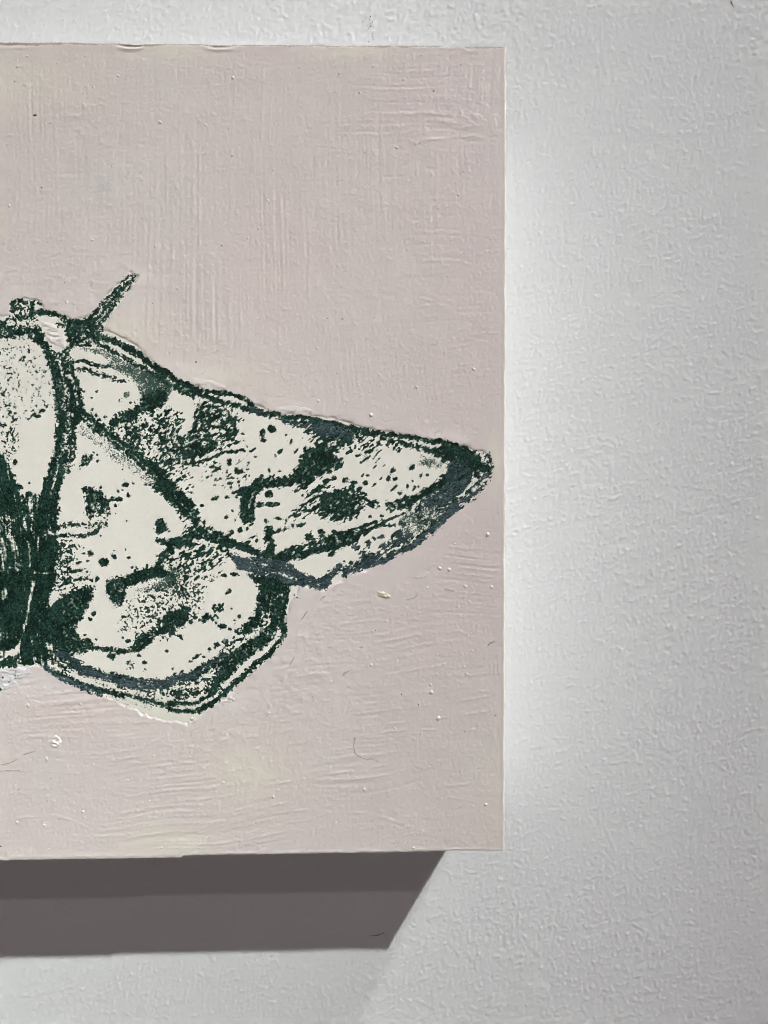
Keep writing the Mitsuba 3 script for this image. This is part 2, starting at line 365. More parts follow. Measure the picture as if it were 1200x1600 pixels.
A(2, .93, [(890, 1250), (960, 1200), (1040, 1220), (1060, 1290), (1000, 1350), (920, 1400), (860, 1400), (850, 1330), (890, 1290)], soft=36)
A(2, .6, [(840, 1330), (900, 1230), (980, 1180), (1080, 1190), (1100, 1280), (1000, 1380), (880, 1490), (830, 1460)], soft=40)
S(2, 24, .9, [(1050, 1310), (1090, 1285), (1140, 1268)])
D(2, [(1125, 1310, 18, 13, -20), (1100, 1330, 10), (1060, 1350, 16, 9, -30), (1085, 1385, 14, 10)])
S(2, 62, .95, [(930, 1390), (840, 1400), (760, 1412), (680, 1420), (610, 1430), (565, 1470), (510, 1478)])
S(2, 70, .93, [(565, 1470), (545, 1540), (545, 1610)])
E(2, 11, .65, [(640, 1425), (590, 1455), (566, 1510), (556, 1600)])
D(2, [(680, 1487, 24, 22), (700, 1552, 42, 13), (620, 1555, 22, 14), (630, 1380, 12, 20, 35), (688, 1380, 9, 16, 30), (710, 1378, 7, 16, 30), (748, 1395, 10, 14), (1195, 1220, 8, 12)])
A(2, .3, [(880, 1530), (1000, 1460), (1210, 1420), (1210, 1610), (830, 1610)], soft=40)
for a in ([(890, 1565), (965, 1512), (1050, 1490), (1130, 1478), (1210, 1440)], [(920, 1500), (1000, 1448), (1080, 1400)], [(850, 1590), (930, 1590), (1030, 1540), (1210, 1520)], [(960, 1470), (1060, 1440)]):
    S(2, 17, .85, a)
E(2, 12, .7, [(900, 1535), (1000, 1480), (1100, 1455), (1200, 1415)])
S(2, 62, .88, [(-10, 1430), (60, 1485), (120, 1550), (170, 1620)])
D(2, [(262, 1560, 12, 9), (200, 1552, 22, 12, 30), (110, 1530, 14), (160, 1560, 10)])
# --- sheet 3: tip of the forewing
S(3, 24, .95, [(0, 430), (80, 447), (180, 467), (300, 492)])
S(3, 28, .95, [(300, 512), (400, 508), (500, 528), (600, 545), (700, 555), (800, 570), (880, 590), (925, 612)])
S(3, 36, .75, [(390, 535), (500, 562), (580, 590), (680, 612), (760, 650), (840, 645)])
E(3, 8, .7, [(400, 532), (520, 556), (620, 572)])
A(3, .62, [(0, 440), (200, 480), (310, 505), (240, 540), (130, 600), (60, 640), (0, 650)], soft=26)
A(3, .35, [(240, 540), (420, 530), (560, 590), (480, 620), (400, 600), (300, 640), (230, 620)], soft=30)
A(3, .85, [(-10, 620), (60, 640), (130, 668), (120, 720), (60, 740), (-10, 790)], soft=30)
D(3, [(120, 710, 18, 12, -20), (130, 667, 16, 9, -20), (60, 755, 18, 10, -30)])
A(3, .97, [(690, 610), (800, 572), (880, 590), (960, 630), (1000, 650), (1000, 720), (960, 760), (900, 800), (830, 835), (760, 865), (650, 900), (630, 870), (720, 820), (790, 740), (800, 690), (720, 650)], soft=30)
A(3, .55, [(620, 650), (700, 650), (780, 690), (760, 740), (700, 700)], 'w', soft=40)
A(3, .6, [(815, 690), (940, 690), (950, 760), (880, 800), (760, 860), (700, 880), (790, 790)], 'b', soft=40)
S(3, 40, .42, [(1020, 625), (1055, 670), (1058, 730)], 'b', soft=34)
S(3, 56, .74, [(1045, 720), (1020, 800), (960, 870), (890, 925), (800, 985)], 'b', soft=34)
S(3, 20, .8, [(1040, 640), (1070, 700), (1060, 760)], 'w')
S(3, 40, .8, [(960, 630), (1000, 690), (985, 770)])
for lay, d in (('k', .6), ('b', .85)):
    A(3, d, [(965, 735), (975, 765), (945, 830), (890, 890), (830, 932), (765, 968), (690, 965), (620, 975), (640, 915), (760, 860), (890, 795)], lay, soft=16)
for lay in 'kb':
    E(3, 13, .9, [(966, 750), (940, 825), (890, 890), (830, 935), (765, 975)], lay)
S(3, 14, .5, [(905, 940), (960, 925), (1000, 905)], 'b')
D(3, [(180, 622, 20, 9, -35), (218, 592, 9, 16, 20), (372, 665, 12, 5, -40), (340, 720, 16, 6, -40), (350, 690, 10, 5, -40), (402, 712, 16, 5, -30), (456, 741, 16, 13, -30), (430, 792, 13), (470, 796, 15, 12), (575, 720, 24, 11, -25),
      (628, 770, 11, 13), (670, 768, 10), (460, 850, 24, 8, -45), (500, 880, 15, 10, 20), (545, 835, 8, 14), (590, 848, 9, 18, 35), (617, 838, 7), (300, 772, 8), (270, 775, 8, 14, 35), (335, 830, 22, 6, -35), (380, 790, 12, 7, -40),
      (280, 820, 16, 14), (220, 822, 18, 12), (160, 802, 26, 16, -15), (40, 808, 26, 14, -30), (92, 790, 12), (10, 850, 30, 7, -25), (385, 1022, 12, 8), (312, 1028, 10), (580, 805, 6)])
for a in ([(265, 690), (320, 645)], [(250, 700), (290, 660)], [(230, 655), (300, 615)], [(280, 640), (330, 600)], [(330, 660), (390, 600)], [(150, 690), (100, 720)]):
    S(3, 11, .85, a)
A(3, .6, [(590, 700), (640, 675), (700, 690), (690, 720), (620, 715)], 'w', soft=24)
A(3, .6, [(0, 900), (60, 880), (150, 862), (250, 855), (310, 930), (270, 985), (200, 1060), (100, 1060), (0, 1040)], soft=30)
A(3, .25, [(170, 870), (260, 870), (290, 930), (180, 930)], soft=20)
D(3, [(340, 950, 34, 24)], .7)
A(3, .68, [(420, 930), (530, 895), (630, 890), (640, 925), (560, 980), (440, 1000), (410, 980)], soft=26)
S(3, 24, .8, [(520, 915), (600, 905), (650, 890)])
S(3, 15, .95, [(80, 1135), (180, 1112), (280, 1085), (380, 1045)])
S(3, 15, .92, [(400, 1060), (450, 1040), (520, 1015)])
S(3, 30, .96, [(-10, 1245), (100, 1210), (200, 1170), (300, 1110), (380, 1080)])
S(3, 13, .9, [(380, 1085), (465, 1085)])
A(3, .62, [(0, 1130), (120, 1120), (260, 1090), (310, 1110), (200, 1180), (100, 1210), (0, 1230)], soft=20)
A(3, .6, [(500, 1010), (600, 980), (680, 950), (800, 980), (740, 1060), (640, 1110), (560, 1180), (500, 1130)], 'w', soft=26)
A(3, .4, [(560, 1000), (680, 940), (800, 960), (740, 1060), (600, 1120)], 'b', soft=30)
D(3, [(515, 1075, 26, 17), (485, 1135, 32, 22, -15), (385, 1155, 24, 11, -10), (340, 1165, 12, 9), (300, 1190, 20, 14, -20), (230, 1222, 30, 15), (560, 1145, 26, 18), (400, 1205, 26, 14, 20)], .95, 'b')
S(3, 46, .8, [(840, 965), (760, 1050), (680, 1125), (600, 1190)], 'b', soft=26)
S(3, 22, .9, [(830, 995), (700, 1075), (620, 1160), (575, 1195), (500, 1235), (440, 1262), (360, 1312)])
S(3, 26, .75, [(640, 1150), (570, 1212), (470, 1265), (380, 1310), (280, 1330)], 'b')
S(3, 60, .75, [(540, 1180), (440, 1205), (360, 1240), (280, 1275)], 'b', soft=34)
S(3, 56, .82, [(350, 1262), (250, 1330), (160, 1378)], 'b', soft=26)
A(3, .85, [(310, 1220), (350, 1190), (385, 1245), (340, 1260)], 'b', soft=14, erase=True)
E(3, 16, .9, [(560, 1200), (500, 1222), (420, 1262)], 'b')
A(3, .92, [(0, 1420), (60, 1360), (130, 1322), (125, 1370), (60, 1440), (-10, 1480)], 'b', soft=14)
D(3, [(72, 1262, 22, 14, -30), (150, 1310, 8, 5), (195, 1320, 16, 10, -20)])
D(3, [(440, 1290, 16, 10)], .6, 'w')
# --- sheet 4: abdomen and root of the hindwing
A(4, .62, [(-10, 90), (60, 100), (130, 180), (220, 170), (290, 100), (300, 340), (-10, 350)], soft=40)
A(4, .95, [(-10, 330), (60, 350), (140, 340), (230, 330), (345, 340), (365, 400), (350, 560), (330, 680), (300, 790), (255, 860), (250, 930), (200, 960), (150, 1060), (60, 1060), (-10, 1100)], soft=36)
S(4, 50, .9, [(300, 0), (285, 80), (262, 200), (245, 340)])
S(4, 32, .85, [(372, 0), (350, 60), (318, 140), (330, 260), (350, 340)])
A(4, .5, [(300, 60), (360, 80), (370, 260), (350, 340), (260, 340)], soft=24)
A(4, .95, [(-10, 0), (70, 0), (100, 90), (60, 80), (-10, 90)], soft=14)
D(4, [(120, 45, 30, 14, 20), (180, 85, 16), (150, 175, 16), (215, 180, 16), (190, 20, 8)])
for w, d, p in ((20, .55, [(15, 370), (24, 450), (22, 560)]), (24, .7, [(75, 360), (90, 420)]), (36, .5, [(90, 440), (110, 500), (120, 560)]), (14, .6, [(205, 640), (196, 720), (176, 830), (150, 920), (122, 1040)]),
                (30, .5, [(35, 690), (25, 730)]), (12, .5, [(245, 360), (235, 440)]), (10, .5, [(150, 360), (190, 480), (180, 540)]), (9, .5, [(60, 550), (130, 570)]), (8, .45, [(215, 577), (340, 582)]), (26, .5, [(300, 925), (290, 950)]),
                (40, .3, [(10, 970), (80, 980)]), (20, .75, [(0, 1130), (60, 1090), (120, 1050)]), (12, .5, [(0, 1070), (70, 1072)]), (10, .4, [(370, 770), (350, 860), (360, 940)])):
    E(4, 1.25 * w, min(1.25 * d, 0.95), p)
A(4, .8, [(150, 940), (260, 930), (290, 1010), (255, 1075), (160, 1065)], soft=20)
A(4, .72, [(-10, 1100), (70, 1095), (150, 1060), (215, 1090), (190, 1150), (60, 1175), (-10, 1185)], soft=24)
E(4, 15, .8, [(-5, 1128), (60, 1088), (120, 1045)])
S(4, 36, .68, [(360, 300), (450, 278), (540, 287), (660, 275)])
S(4, 28, .8, [(330, 350), (430, 348), (520, 342), (610, 312)])
E(4, 12, .85, [(300, 328), (380, 333), (460, 322)])
S(4, 7, .8, [(380, 378), (450, 378)])
A(4, .5, [(350, 390), (430, 390), (500, 420), (460, 480), (440, 590), (350, 590)], soft=50)
A(4, .3, [(340, 590), (600, 580), (600, 640), (420, 700), (330, 710)], soft=40)
D(4, [(370, 425, 14, 12), (402, 410, 16, 10), (458, 414, 18, 9), (428, 448, 18, 9), (522, 462, 12, 8), (566, 462, 18, 20), (490, 520, 20, 10, -15), (482, 565, 46, 11, -8), (545, 507, 10, 7), (425, 630, 22, 20), (482, 622, 18, 9),
      (508, 612, 10), (402, 648, 10), (610, 622, 14), (390, 715, 12, 7), (652, 515, 28, 22, 20), (710, 478, 18, 13), (785, 255, 7), (790, 437, 6, 9), (712, 440, 10, 5), (808, 484, 14, 8), (830, 546, 10, 8), (856, 545, 7), (920, 540, 10, 15),
      (398, 610, 8), (570, 628, 14, 8), (630, 348, 6), (355, 640, 9)])
A(4, .92, [(985, 250), (1020, 228), (1032, 270), (1062, 312), (1020, 320), (972, 312)], soft=16)
A(4, .45, [(960, 300), (1020, 310), (1010, 345), (965, 335)], soft=18)
A(4, .9, [(520, 60), (620, 60), (655, 100), (695, 130), (680, 180), (640, 210), (600, 200), (545, 215), (530, 130)], soft=26)
A(4, .6, [(575, 140), (640, 130), (630, 180), (580, 190)], erase=True, soft=24)
D(4, [(740, 118, 24, 16), (700, 120, 16), (630, 47, 8), (740, 66, 8), (800, 96, 10, 16), (770, 62, 6), (520, 60, 8), (720, 210, 6), (785, 28, 18, 13), (835, 20, 8), (720, 160, 10)])
A(4, .4, [(530, 200), (690, 190), (680, 240), (540, 240)], soft=24)
S(4, 38, .88, [(990, 375), (1050, 385), (1105, 378)])
S(4, 54, .88, [(1210, 350), (1140, 380), (1090, 410), (1050, 440), (1010, 490), (1000, 530), (990, 560)])
S(4, 36, .85, [(1110, 372), (1150, 395), (1200, 405)])
S(4, 72, .95, [(1000, 580), (920, 590), (850, 612), (790, 640), (715, 648)])
A(4, .95, [(672, 625), (740, 620), (785, 670), (775, 760), (740, 785), (700, 760), (672, 700)], soft=20)
E(4, 8, .5, [(715, 650), (740, 690), (790, 680), (870, 660)])
A(4, .62, [(980, 560), (1100, 560), (1130, 640), (1050, 680), (950, 700), (850, 690), (990, 620)], 'w', soft=40)
A(4, .35, [(670, 720), (790, 760), (780, 800), (700, 800)], 'w', soft=30)
A(4, .93, [(480, 680), (600, 670), (560, 760), (520, 860), (480, 905), (380, 935), (260, 945), (250, 860), (300, 790), (380, 740)], soft=26)
A(4, .88, [(250, 930), (470, 912), (500, 980), (560, 1000), (590, 1050), (510, 1095), (380, 1070), (280, 1010)], soft=30)
S(4, 32, .9, [(490, 1025), (580, 1045), (680, 1060), (780, 1070), (850, 1052), (930, 1015)])
A(4, .78, [(840, 990), (950, 930), (1050, 890), (1100, 830), (1170, 825), (1165, 890), (1080, 935), (980, 995), (880, 1045), (830, 1055)], soft=24)
A(4, .7, [(1060, 860), (1100, 830), (1175, 825), (1165, 890), (1090, 920)], soft=20)
D(4, [(695, 1103, 26, 22), (590, 832, 15, 11, -30), (568, 866, 12), (533, 965, 10, 8), (552, 1000, 22, 12), (604, 993, 7), (766, 985, 8), (800, 1006, 14, 10), (845, 825, 9), (870, 1095, 14, 10), (900, 1140, 14, 10), (905, 1180, 7),
      (890, 1240, 14, 10), (1035, 1067, 14, 6), (785, 888, 8, 6), (780, 920, 6), (815, 860, 6)])
A(4, .4, [(785, 1130), (830, 1130), (830, 1180), (790, 1180)], soft=10)
A(4, .4, [(1100, 970), (1145, 965), (1140, 1000), (1105, 1005)], soft=10)
A(4, .28, [(780, 760), (900, 700), (1200, 620), (1210, 830), (1000, 920), (860, 960), (760, 940)], soft=60)
A(4, .72, [(150, 1060), (250, 1020), (400, 1070), (520, 1185), (400, 1200), (300, 1130), (200, 1150), (130, 1150)], soft=30)
S(4, 62, .9, [(380, 1080), (450, 1130), (520, 1185), (620, 1212), (700, 1232), (800, 1262), (900, 1282), (1000, 1280), (1100, 1252), (1210, 1222)], 'b', soft=30)
S(4, 46, .6, [(390, 1090), (520, 1180), (700, 1225), (900, 1270)])
S(4, 30, .86, [(260, 1150), (330, 1180), (420, 1240), (520, 1282), (620, 1312), (720, 1332), (820, 1352), (920, 1380), (1040, 1412)])
S(4, 44, .75, [(300, 1180), (420, 1255), (520, 1295), (640, 1330)], 'b')
for lay in 'kb':
    E(4, 20, .85, [(190, 1175), (250, 1155), (330, 1165), (380, 1190)], lay)
    E(4, 26, .75, [(580, 1255), (700, 1290), (820, 1320), (940, 1345), (1030, 1370)], lay)
    E(4, 14, .8, [(380, 1120), (430, 1140)], lay)
A(4, .3, [(600, 1270), (1200, 1290), (1200, 1380), (1000, 1390), (800, 1340)], soft=20)
S(4, 20, .85, [(1040, 1410), (1100, 1392), (1210, 1395)])
S(4, 20, .85, [(1045, 1420), (1120, 1448), (1210, 1448)])
E(4, 14, .6, [(1070, 1418), (1130, 1425), (1210, 1420)])
S(4, 22, .25, [(680, 1350), (800, 1390), (940, 1430)], 'w', soft=60)
S(4, 26, .75, [(240, 1205), (300, 1250), (350, 1275)])
S(4, 10, .8, [(5, 1200), (22, 1240)]); S(4, 9, .8, [(88, 1170), (92, 1220)]); S(4, 5, .7, [(20, 1285), (110, 1225)]); S(4, 14, .8, [(-5, 1305), (30, 1300)]); S(4, 14, .5, [(90, 1210), (110, 1225)])
S(4, 4, .8, [(440, 1275), (415, 1310)]); S(4, 4, .6, [(340, 1275), (440, 1280)])
S(4, 20, .55, [(280, 1165), (380, 1225), (480, 1280)], 'b')
# --- sheet 5: outer hindwing, cleft between the wings
S(5, 66, .86, [(-10, 40), (70, 100), (140, 160), (210, 228), (280, 300), (350, 352), (430, 402)])
E(5, 12, .75, [(130, 150), (220, 240), (330, 335)])
A(5, .4, [(60, 150), (130, 200), (240, 290), (360, 380), (200, 360), (150, 280)], soft=30)
S(5, 22, .86, [(90, 385), (180, 352), (280, 370), (380, 385), (440, 410)])
A(5, .5, [(150, 290), (280, 310), (400, 390), (250, 370), (140, 340)], soft=20)
A(5, .45, [(180, 400), (420, 420), (450, 480), (300, 560), (200, 620), (50, 680), (40, 500)], soft=40)
A(5, .5, [(60, 540), (130, 540), (140, 630), (60, 660), (0, 660), (0, 560)], 'w', soft=30)
A(5, .3, [(0, 660), (180, 640), (380, 570), (420, 600), (250, 720), (80, 760), (0, 780)], soft=40)
S(5, 44, .96, [(420, 400), (520, 412), (600, 450), (680, 470), (760, 490), (850, 472), (950, 442), (1080, 412), (1210, 380)])
S(5, 36, .72, [(760, 460), (860, 420), (960, 395), (1080, 365), (1210, 340)])
D(5, [(1075, 460, 24, 14, -45), (1005, 322, 22, 15), (1085, 318, 14, 10), (160, 470, 18, 12, -10), (262, 430, 18, 14), (278, 460, 34, 9, -15), (315, 503, 16, 10), (272, 545, 18, 14, -40), (210, 485, 30, 5, -10), (340, 540, 50, 6, -38),
      (190, 530, 8), (160, 605, 16, 10), (235, 610, 20, 7, -35)])
A(5, .75, [(885, 355), (910, 330), (955, 320), (950, 380), (920, 385)], soft=14)
S(5, 58, .88, [(682, 320), (690, 380), (700, 435)])
S(5, 20, .82, [(700, 335), (770, 308), (830, 292), (900, 280)])
A(5, .96, [(440, 460), (560, 475), (700, 495), (800, 515), (860, 565), (940, 600), (1000, 632), (1070, 640), (1040, 692), (940, 675), (820, 645), (700, 605), (560, 585), (480, 545)], 'b', soft=22)
S(5, 10, .7, [(480, 500), (560, 530), (700, 560), (850, 590), (950, 615)])
E(5, 8, .6, [(540, 512), (680, 525), (800, 560)], 'b')
E(5, 6, .6, [(560, 550), (760, 590), (1000, 660)], 'b')
A(5, .92, [(540, 590), (700, 600), (800, 630), (812, 740), (800, 830), (780, 870), (700, 860), (640, 810), (610, 740), (625, 680), (590, 640)], soft=26)
E(5, 16, .5, [(760, 720), (700, 760), (680, 850)])
S(5, 20, .6, [(790, 740), (780, 850)], 'w')
D(5, [(850, 720, 30, 16, 30)], .5, 'b')
A(5, .95, [(620, 720), (690, 780), (660, 860), (600, 940), (540, 985), (515, 915), (580, 850)], soft=22)
S(5, 64, .93, [(712, 870), (640, 960), (560, 1030), (450, 1092), (330, 1152), (200, 1232)])
S(5, 34, .97, [(772, 870), (772, 960), (722, 1040), (690, 1080), (600, 1152), (500, 1242), (400, 1332), (300, 1400), (245, 1440)])
S(5, 46, .9, [(735, 900), (690, 980), (600, 1060), (480, 1130), (390, 1190)])
S(5, 40, .8, [(560, 1090), (480, 1160), (400, 1240), (320, 1310)])
E(5, 22, .6, [(655, 810), (615, 900), (560, 975), (470, 1055), (350, 1135), (250, 1195)])
E(5, 20, .95, [(690, 880), (640, 935), (590, 980)])
E(5, 20, .8, [(725, 1000), (640, 1078), (560, 1150), (470, 1222), (380, 1300), (280, 1388), (180, 1415)])
E(5, 12, .7, [(745, 890), (735, 930), (700, 990)])
A(5, .5, [(90, 1300), (250, 1290), (330, 1220), (420, 1160), (500, 1150), (400, 1260), (280, 1340), (150, 1375), (80, 1345)], soft=16)
S(5, 34, .85, [(-10, 1285), (100, 1242), (200, 1222), (270, 1178), (400, 1090)], 'b', soft=18)
S(5, 12, .9, [(380, 1065), (450, 1025), (520, 995)])
S(5, 18, .7, [(230, 1265), (300, 1240), (400, 1180)], 'b')
S(5, 22, .88, [(40, 1405), (150, 1408), (240, 1388), (300, 1350), (380, 1300)])
S(5, 20, .88, [(60, 1440), (150, 1450), (250, 1432)])
D(5, [(280, 865, 42, 24, -35), (192, 890, 16), (220, 860, 14), (390, 915, 22, 16), (430, 932, 12), (355, 1025, 18, 14), (408, 1012, 18, 15), (460, 988, 9), (310, 1055, 12, 9), (345, 1045, 8), (495, 850, 10, 12), (466, 878, 8, 6),
      (446, 805, 7), (240, 802, 6), (40, 1066, 14, 6), (225, 1102, 34, 10, -35), (275, 1103, 20, 5), (190, 1135, 14, 6), (75, 1180, 8), (135, 1200, 24, 8, -40), (425, 700, 24, 13, -30), (320, 1410, 14), (410, 1340, 12), (490, 1262, 12)])
D(5, [(345, 870, 20, 32), (360, 800, 40, 28, -20), (500, 945, 30, 22), (130, 985, 18, 16), (470, 590, 24, 14), (405, 600, 16)], .72)
A(5, .94, [(60, 820), (160, 820), (172, 870), (120, 905), (60, 905), (-10, 890)], soft=20)
A(5, .3, [(0, 880), (160, 760), (300, 720), (200, 860), (100, 960), (0, 1000)], soft=40)
D(5, [(680, 85, 22, 20), (630, 150, 20, 14), (695, 150, 40, 13), (410, 228, 15, 11), (345, 110, 28, 10, -20), (500, 310, 16), (545, 303, 11), (578, 355, 26, 7, -25), (605, 380, 12, 9), (550, 390, 16, 11), (740, 240, 28, 12),
      (790, 250, 10), (660, 255, 12, 16), (450, 325, 14), (430, 345, 12), (400, 365, 10), (470, 248, 7), (455, 190, 8), (420, 105, 10), (200, 80, 7)])
S(5, 66, .93, [(600, 50), (562, 120), (542, 200), (548, 245)])
E(5, 11, .6, [(600, 70), (562, 135), (548, 215)])
A(5, .25, [(840, 190), (900, 130), (1050, 80), (1210, 40), (1210, 260), (1100, 250), (1000, 205), (900, 250), (850, 240)], soft=24)
A(5, .25, [(760, 300), (860, 260), (890, 200), (840, 180), (780, 260)], soft=24)

under = 0.7 * ndi.gaussian_filter(blue, 1.5)
dark = 1 - (1 - dark) * (1 - under)
soak = 1 - (1 - soak) * (1 - under)
wash = np.maximum(wash, 0.5 * ndi.gaussian_filter(np.where(dark > 0.5, dark, 0), 2.2 / GS))
blue = blue * (0.6 + 0.4 * ndi.gaussian_filter(blue, 3.0))

# outlines of the moth's members, where the pink ground leaves the paper bare
FORE = [(118, 505), (175, 520), (215, 541), (250, 573), (266, 586), (300, 602), (330, 611), (352, 611), (378, 626), (395, 632), (410, 637), (428, 646), (470, 648), (520, 653), (560, 666), (575, 670), (625, 678), (680, 687), (725, 696),
        (740, 704), (757, 706), (766, 722), (764, 742), (752, 762), (728, 784), (705, 800), (690, 818), (660, 843), (622, 862), (585, 882), (548, 900), (520, 913), (508, 924), (480, 917), (455, 911), (440, 905), (360, 862), (300, 805), (122, 645), (108, 560)]
HIND = [(122, 645), (300, 805), (360, 862), (440, 905), (455, 911), (468, 915), (462, 928), (453, 942), (446, 975), (438, 1002), (425, 1022), (405, 1042), (375, 1068), (345, 1094), (322, 1112), (305, 1124), (285, 1130), (262, 1127), (238, 1119),
        (195, 1103), (165, 1086), (130, 1072), (105, 1060), (80, 1046), (88, 1020), (90, 900), (95, 800), (110, 700)]
BODY = [(-45, 497), (14, 492), (16, 480), (25, 469), (40, 466), (52, 470), (64, 471), (68, 484), (84, 490), (102, 496), (118, 505), (108, 560), (122, 645), (110, 700), (95, 800), (90, 900), (88, 1020), (80, 1046), (62, 1038), (48, 1040), (30, 1046), (14, 1066), (-45, 1110)]
ANTENNA = [(102, 496), (120, 499), (138, 495), (152, 480), (166, 464), (180, 447), (193, 436), (204, 428.5), (212, 427.5), (213.5, 432), (208, 443), (198, 458), (187, 475), (176, 490), (166, 504), (160, 521), (150, 517), (118, 505)]
MEMBERS = {'forewing': sg.Polygon(FORE).buffer(0), 'hindwing': sg.Polygon(HIND).buffer(0), 'body': sg.Polygon(BODY).buffer(0), 'antenna': sg.Polygon(ANTENNA).buffer(0)}
MOTH = shapely.union_all([m.buffer(0.8) for m in MEMBERS.values()]).buffer(-0.8)


# ------------------------------------------------------------------ the wall
def mesh_grid(V):
    """Quads over a grid of points (rows, columns, 3) as triangles."""
    h, w = V.shape[:2]
    i = np.arange(h * w).reshape(h, w)
    a, b, c, d = (q.ravel() for q in (i[:-1, :-1], i[:-1, 1:], i[1:, 1:], i[1:, :-1]))
    return V.reshape(-1, 3), np.vstack([np.stack([a, d, b], 1), np.stack([b, d, c], 1)])


def plain(mesh):
    return trimesh.Trimesh(mesh[0], mesh[1], process=False)


WS = 2.0                                           # the rolled wall paint: fine bumps, as real relief where it can be seen closely
wx = np.r_[-6000, -3000, -1800, np.arange(-800, 800, WS), 1400, 2600, 5000]; wz = np.r_[5000, 2800, 1500, np.arange(985, -1040, -WS), -1600, -3000, -5200]
WR = np.random.default_rng(77)


def wnoise(a, b=None):
    q = ndi.gaussian_filter(WR.standard_normal((len(wz), len(wx))), (a / WS, (b or a) / WS))
    return q / q.std()


wl = np.clip(0.5 + 0.45 * wnoise(60), 0, 1); wl2 = np.clip(0.5 + 0.45 * wnoise(35), 0, 1)
g1 = wnoise(1.8, 2.7) * wl + wnoise(2.6, 1.9) * (1 - wl)
slant = ndi.rotate(wnoise(1.7, 3.2), 35, reshape=False, order=1, mode='reflect')
g = 0.42 * g1 + 0.30 * slant * wl2 + 0.52 * wnoise(1.8) + 0.30 * wnoise(1.1) + 0.10 * wnoise(4.0)
wh = 0.25 * (g + 0.3 * np.maximum(g, 0) ** 1.5) * np.clip(0.97 + 0.14 * wnoise(110), 0.6, 1.35)
wh[:3] = wh[-3:] = 0; wh[:, :3] = wh[:, -3:] = 0
WX, WZ = np.meshgrid(wx, wz)
V, F = mesh_grid(np.stack([WX * U, DEPTH - wh * U, WZ * U], -1))
hid = ((WX > XL + 12) & (WX < XR - 12) & (WZ > ZB + 12) & (WZ < ZT - 12)).ravel()       # nothing of the wall is built behind the panel's box
m = trimesh.Trimesh(V, F[~hid[F].all(1)], process=False); m.remove_unreferenced_vertices()
add('wall', m, 'wall_paint', smooth=True)
labels['wall'] = {'label': 'white gallery wall with fine orange-peel paint texture', 'category': 'wall', 'kind': 'structure'}


def flake(cx, cz, rx, rz, ang, y, seed, th=0.5, n=9):
    """A thin irregular flake lying on a plane at depth y (drawing units, on the panel's axes)."""
    r = np.random.default_rng(seed)
    t = np.linspace(0, 2 * math.pi, n, endpoint=False)
    q = 0.75 + 0.5 * r.random(n)
    x, z = rx * q * np.cos(t), rz * q * np.sin(t)
    ca, sa = math.cos(ang), math.sin(ang)
    X, Z = cx + x * ca - z * sa, cz + x * sa + z * ca
    rim = np.stack([X, np.full(n, y), Z], 1)
    top = np.stack([cx + 0.62 * (X - cx), np.full(n, y - th), cz + 0.62 * (Z - cz)], 1)
    V = np.vstack([rim, top, [[cx, y - 1.15 * th, cz]]]) * U
    F = []
    for k in range(n):
        m = (k + 1) % n
        F += [[k, m, n + m], [k, n + m, n + k], [n + k, n + m, 2 * n]]
    return trimesh.Trimesh(V, F, process=False)


def on_wall(px, py):
    """Drawing units on the wall plane of a point seen beside the panel (the wall lies farther back, so it is scaled up)."""
    if py > 1000:
        return 1.2287 * px - 0.00598 * py - 727.75, -0.02122 * px - 1.2595 * py + 1045.03
    return (1.16783 * px - 0.00589 * py - 692.26, 0.00916 * px - 1.13824 * py + 933.87) if px < 800 else (1.18969 * px + 0.0155 * py - 711.3, 0.009 * px - 1.14961 * py + 933.83)


marks = []
for k, (px, py, rx, rz, a) in enumerate([(578.4, 25.5, 1.0, 1.9, .2), (571.5, 28.3, 1.0, 1.0, 0), (577.5, 30.5, .6, 1.5, -.3), (581.8, 35, 1.0, 1.7, 0), (579, 37, 1.7, .8, .3), (578.8, 41, 1.1, 1.2, 0), (581.5, 41, .8, .7, 0),
                                         (576.5, 45, 1.3, .9, .5), (572.2, 48.3, 1.2, 1.0, 0), (582, 53, .9, 1.3, 0), (582.5, 57.3, 1.6, .6, 0), (583.3, 60.8, .8, 1.3, .5), (576.2, 65.5, 1.0, 1.6, 0), (567.5, 33, .8, 1.0, 0), (573.5, 40.5, .7, .7, 0)]):
    X, Z = on_wall(px, py)
    marks.append(flake(X, Z, rx, rz, a, 227.75, 100 + k, 0.35))
add('wall__scuff_mark', trimesh.util.concatenate(marks), 'grit')
labels['wall__scuff_mark'] = {'label': 'short trail of dark scuff specks on the wall above the painting', 'kind': 'stuff'}


def fibre(pts, r, mat_pts=True, n=5):
    """A thin bent fibre through points (X, y, Z) in drawing units."""
    p = np.asarray(pts, float)
    t = np.gradient(p, axis=0); t /= np.linalg.norm(t, axis=1, keepdims=True)
    a = np.cross(t, [0.0, 1.0, 0.0]); a /= np.linalg.norm(a, axis=1, keepdims=True); b = np.cross(t, a)
    rr = r * np.r_[0.25, np.ones(len(p) - 2), 0.25]
    ang = np.linspace(0, 2 * math.pi, n, endpoint=False)
    V = (p[:, None] + rr[:, None, None] * (a[:, None] * np.cos(ang)[None, :, None] + b[:, None] * np.sin(ang)[None, :, None]))
    V = np.concatenate([V, V[:, :1]], 1) * U
    m = plain(mesh_grid(V)); m.merge_vertices()
    return m


for k, pts in enumerate(([(1140, -2), (1143, 5), (1146.5, 11)], [(1033, 213), (1040, 211.5), (1048, 212.5)], [(578, 1462), (590, 1461), (601, 1457)])):
    q = [(*on_wall(*p), 0) for p in pts]
    add('wall__ridge' + (f'_{k:03d}' if k else ''), fibre([(X, 227.6, Z) for X, Z, _ in q], (0.8, 0.5, 0.55)[k]), ('grit', 'wall_paint', 'grit')[k], smooth=60)

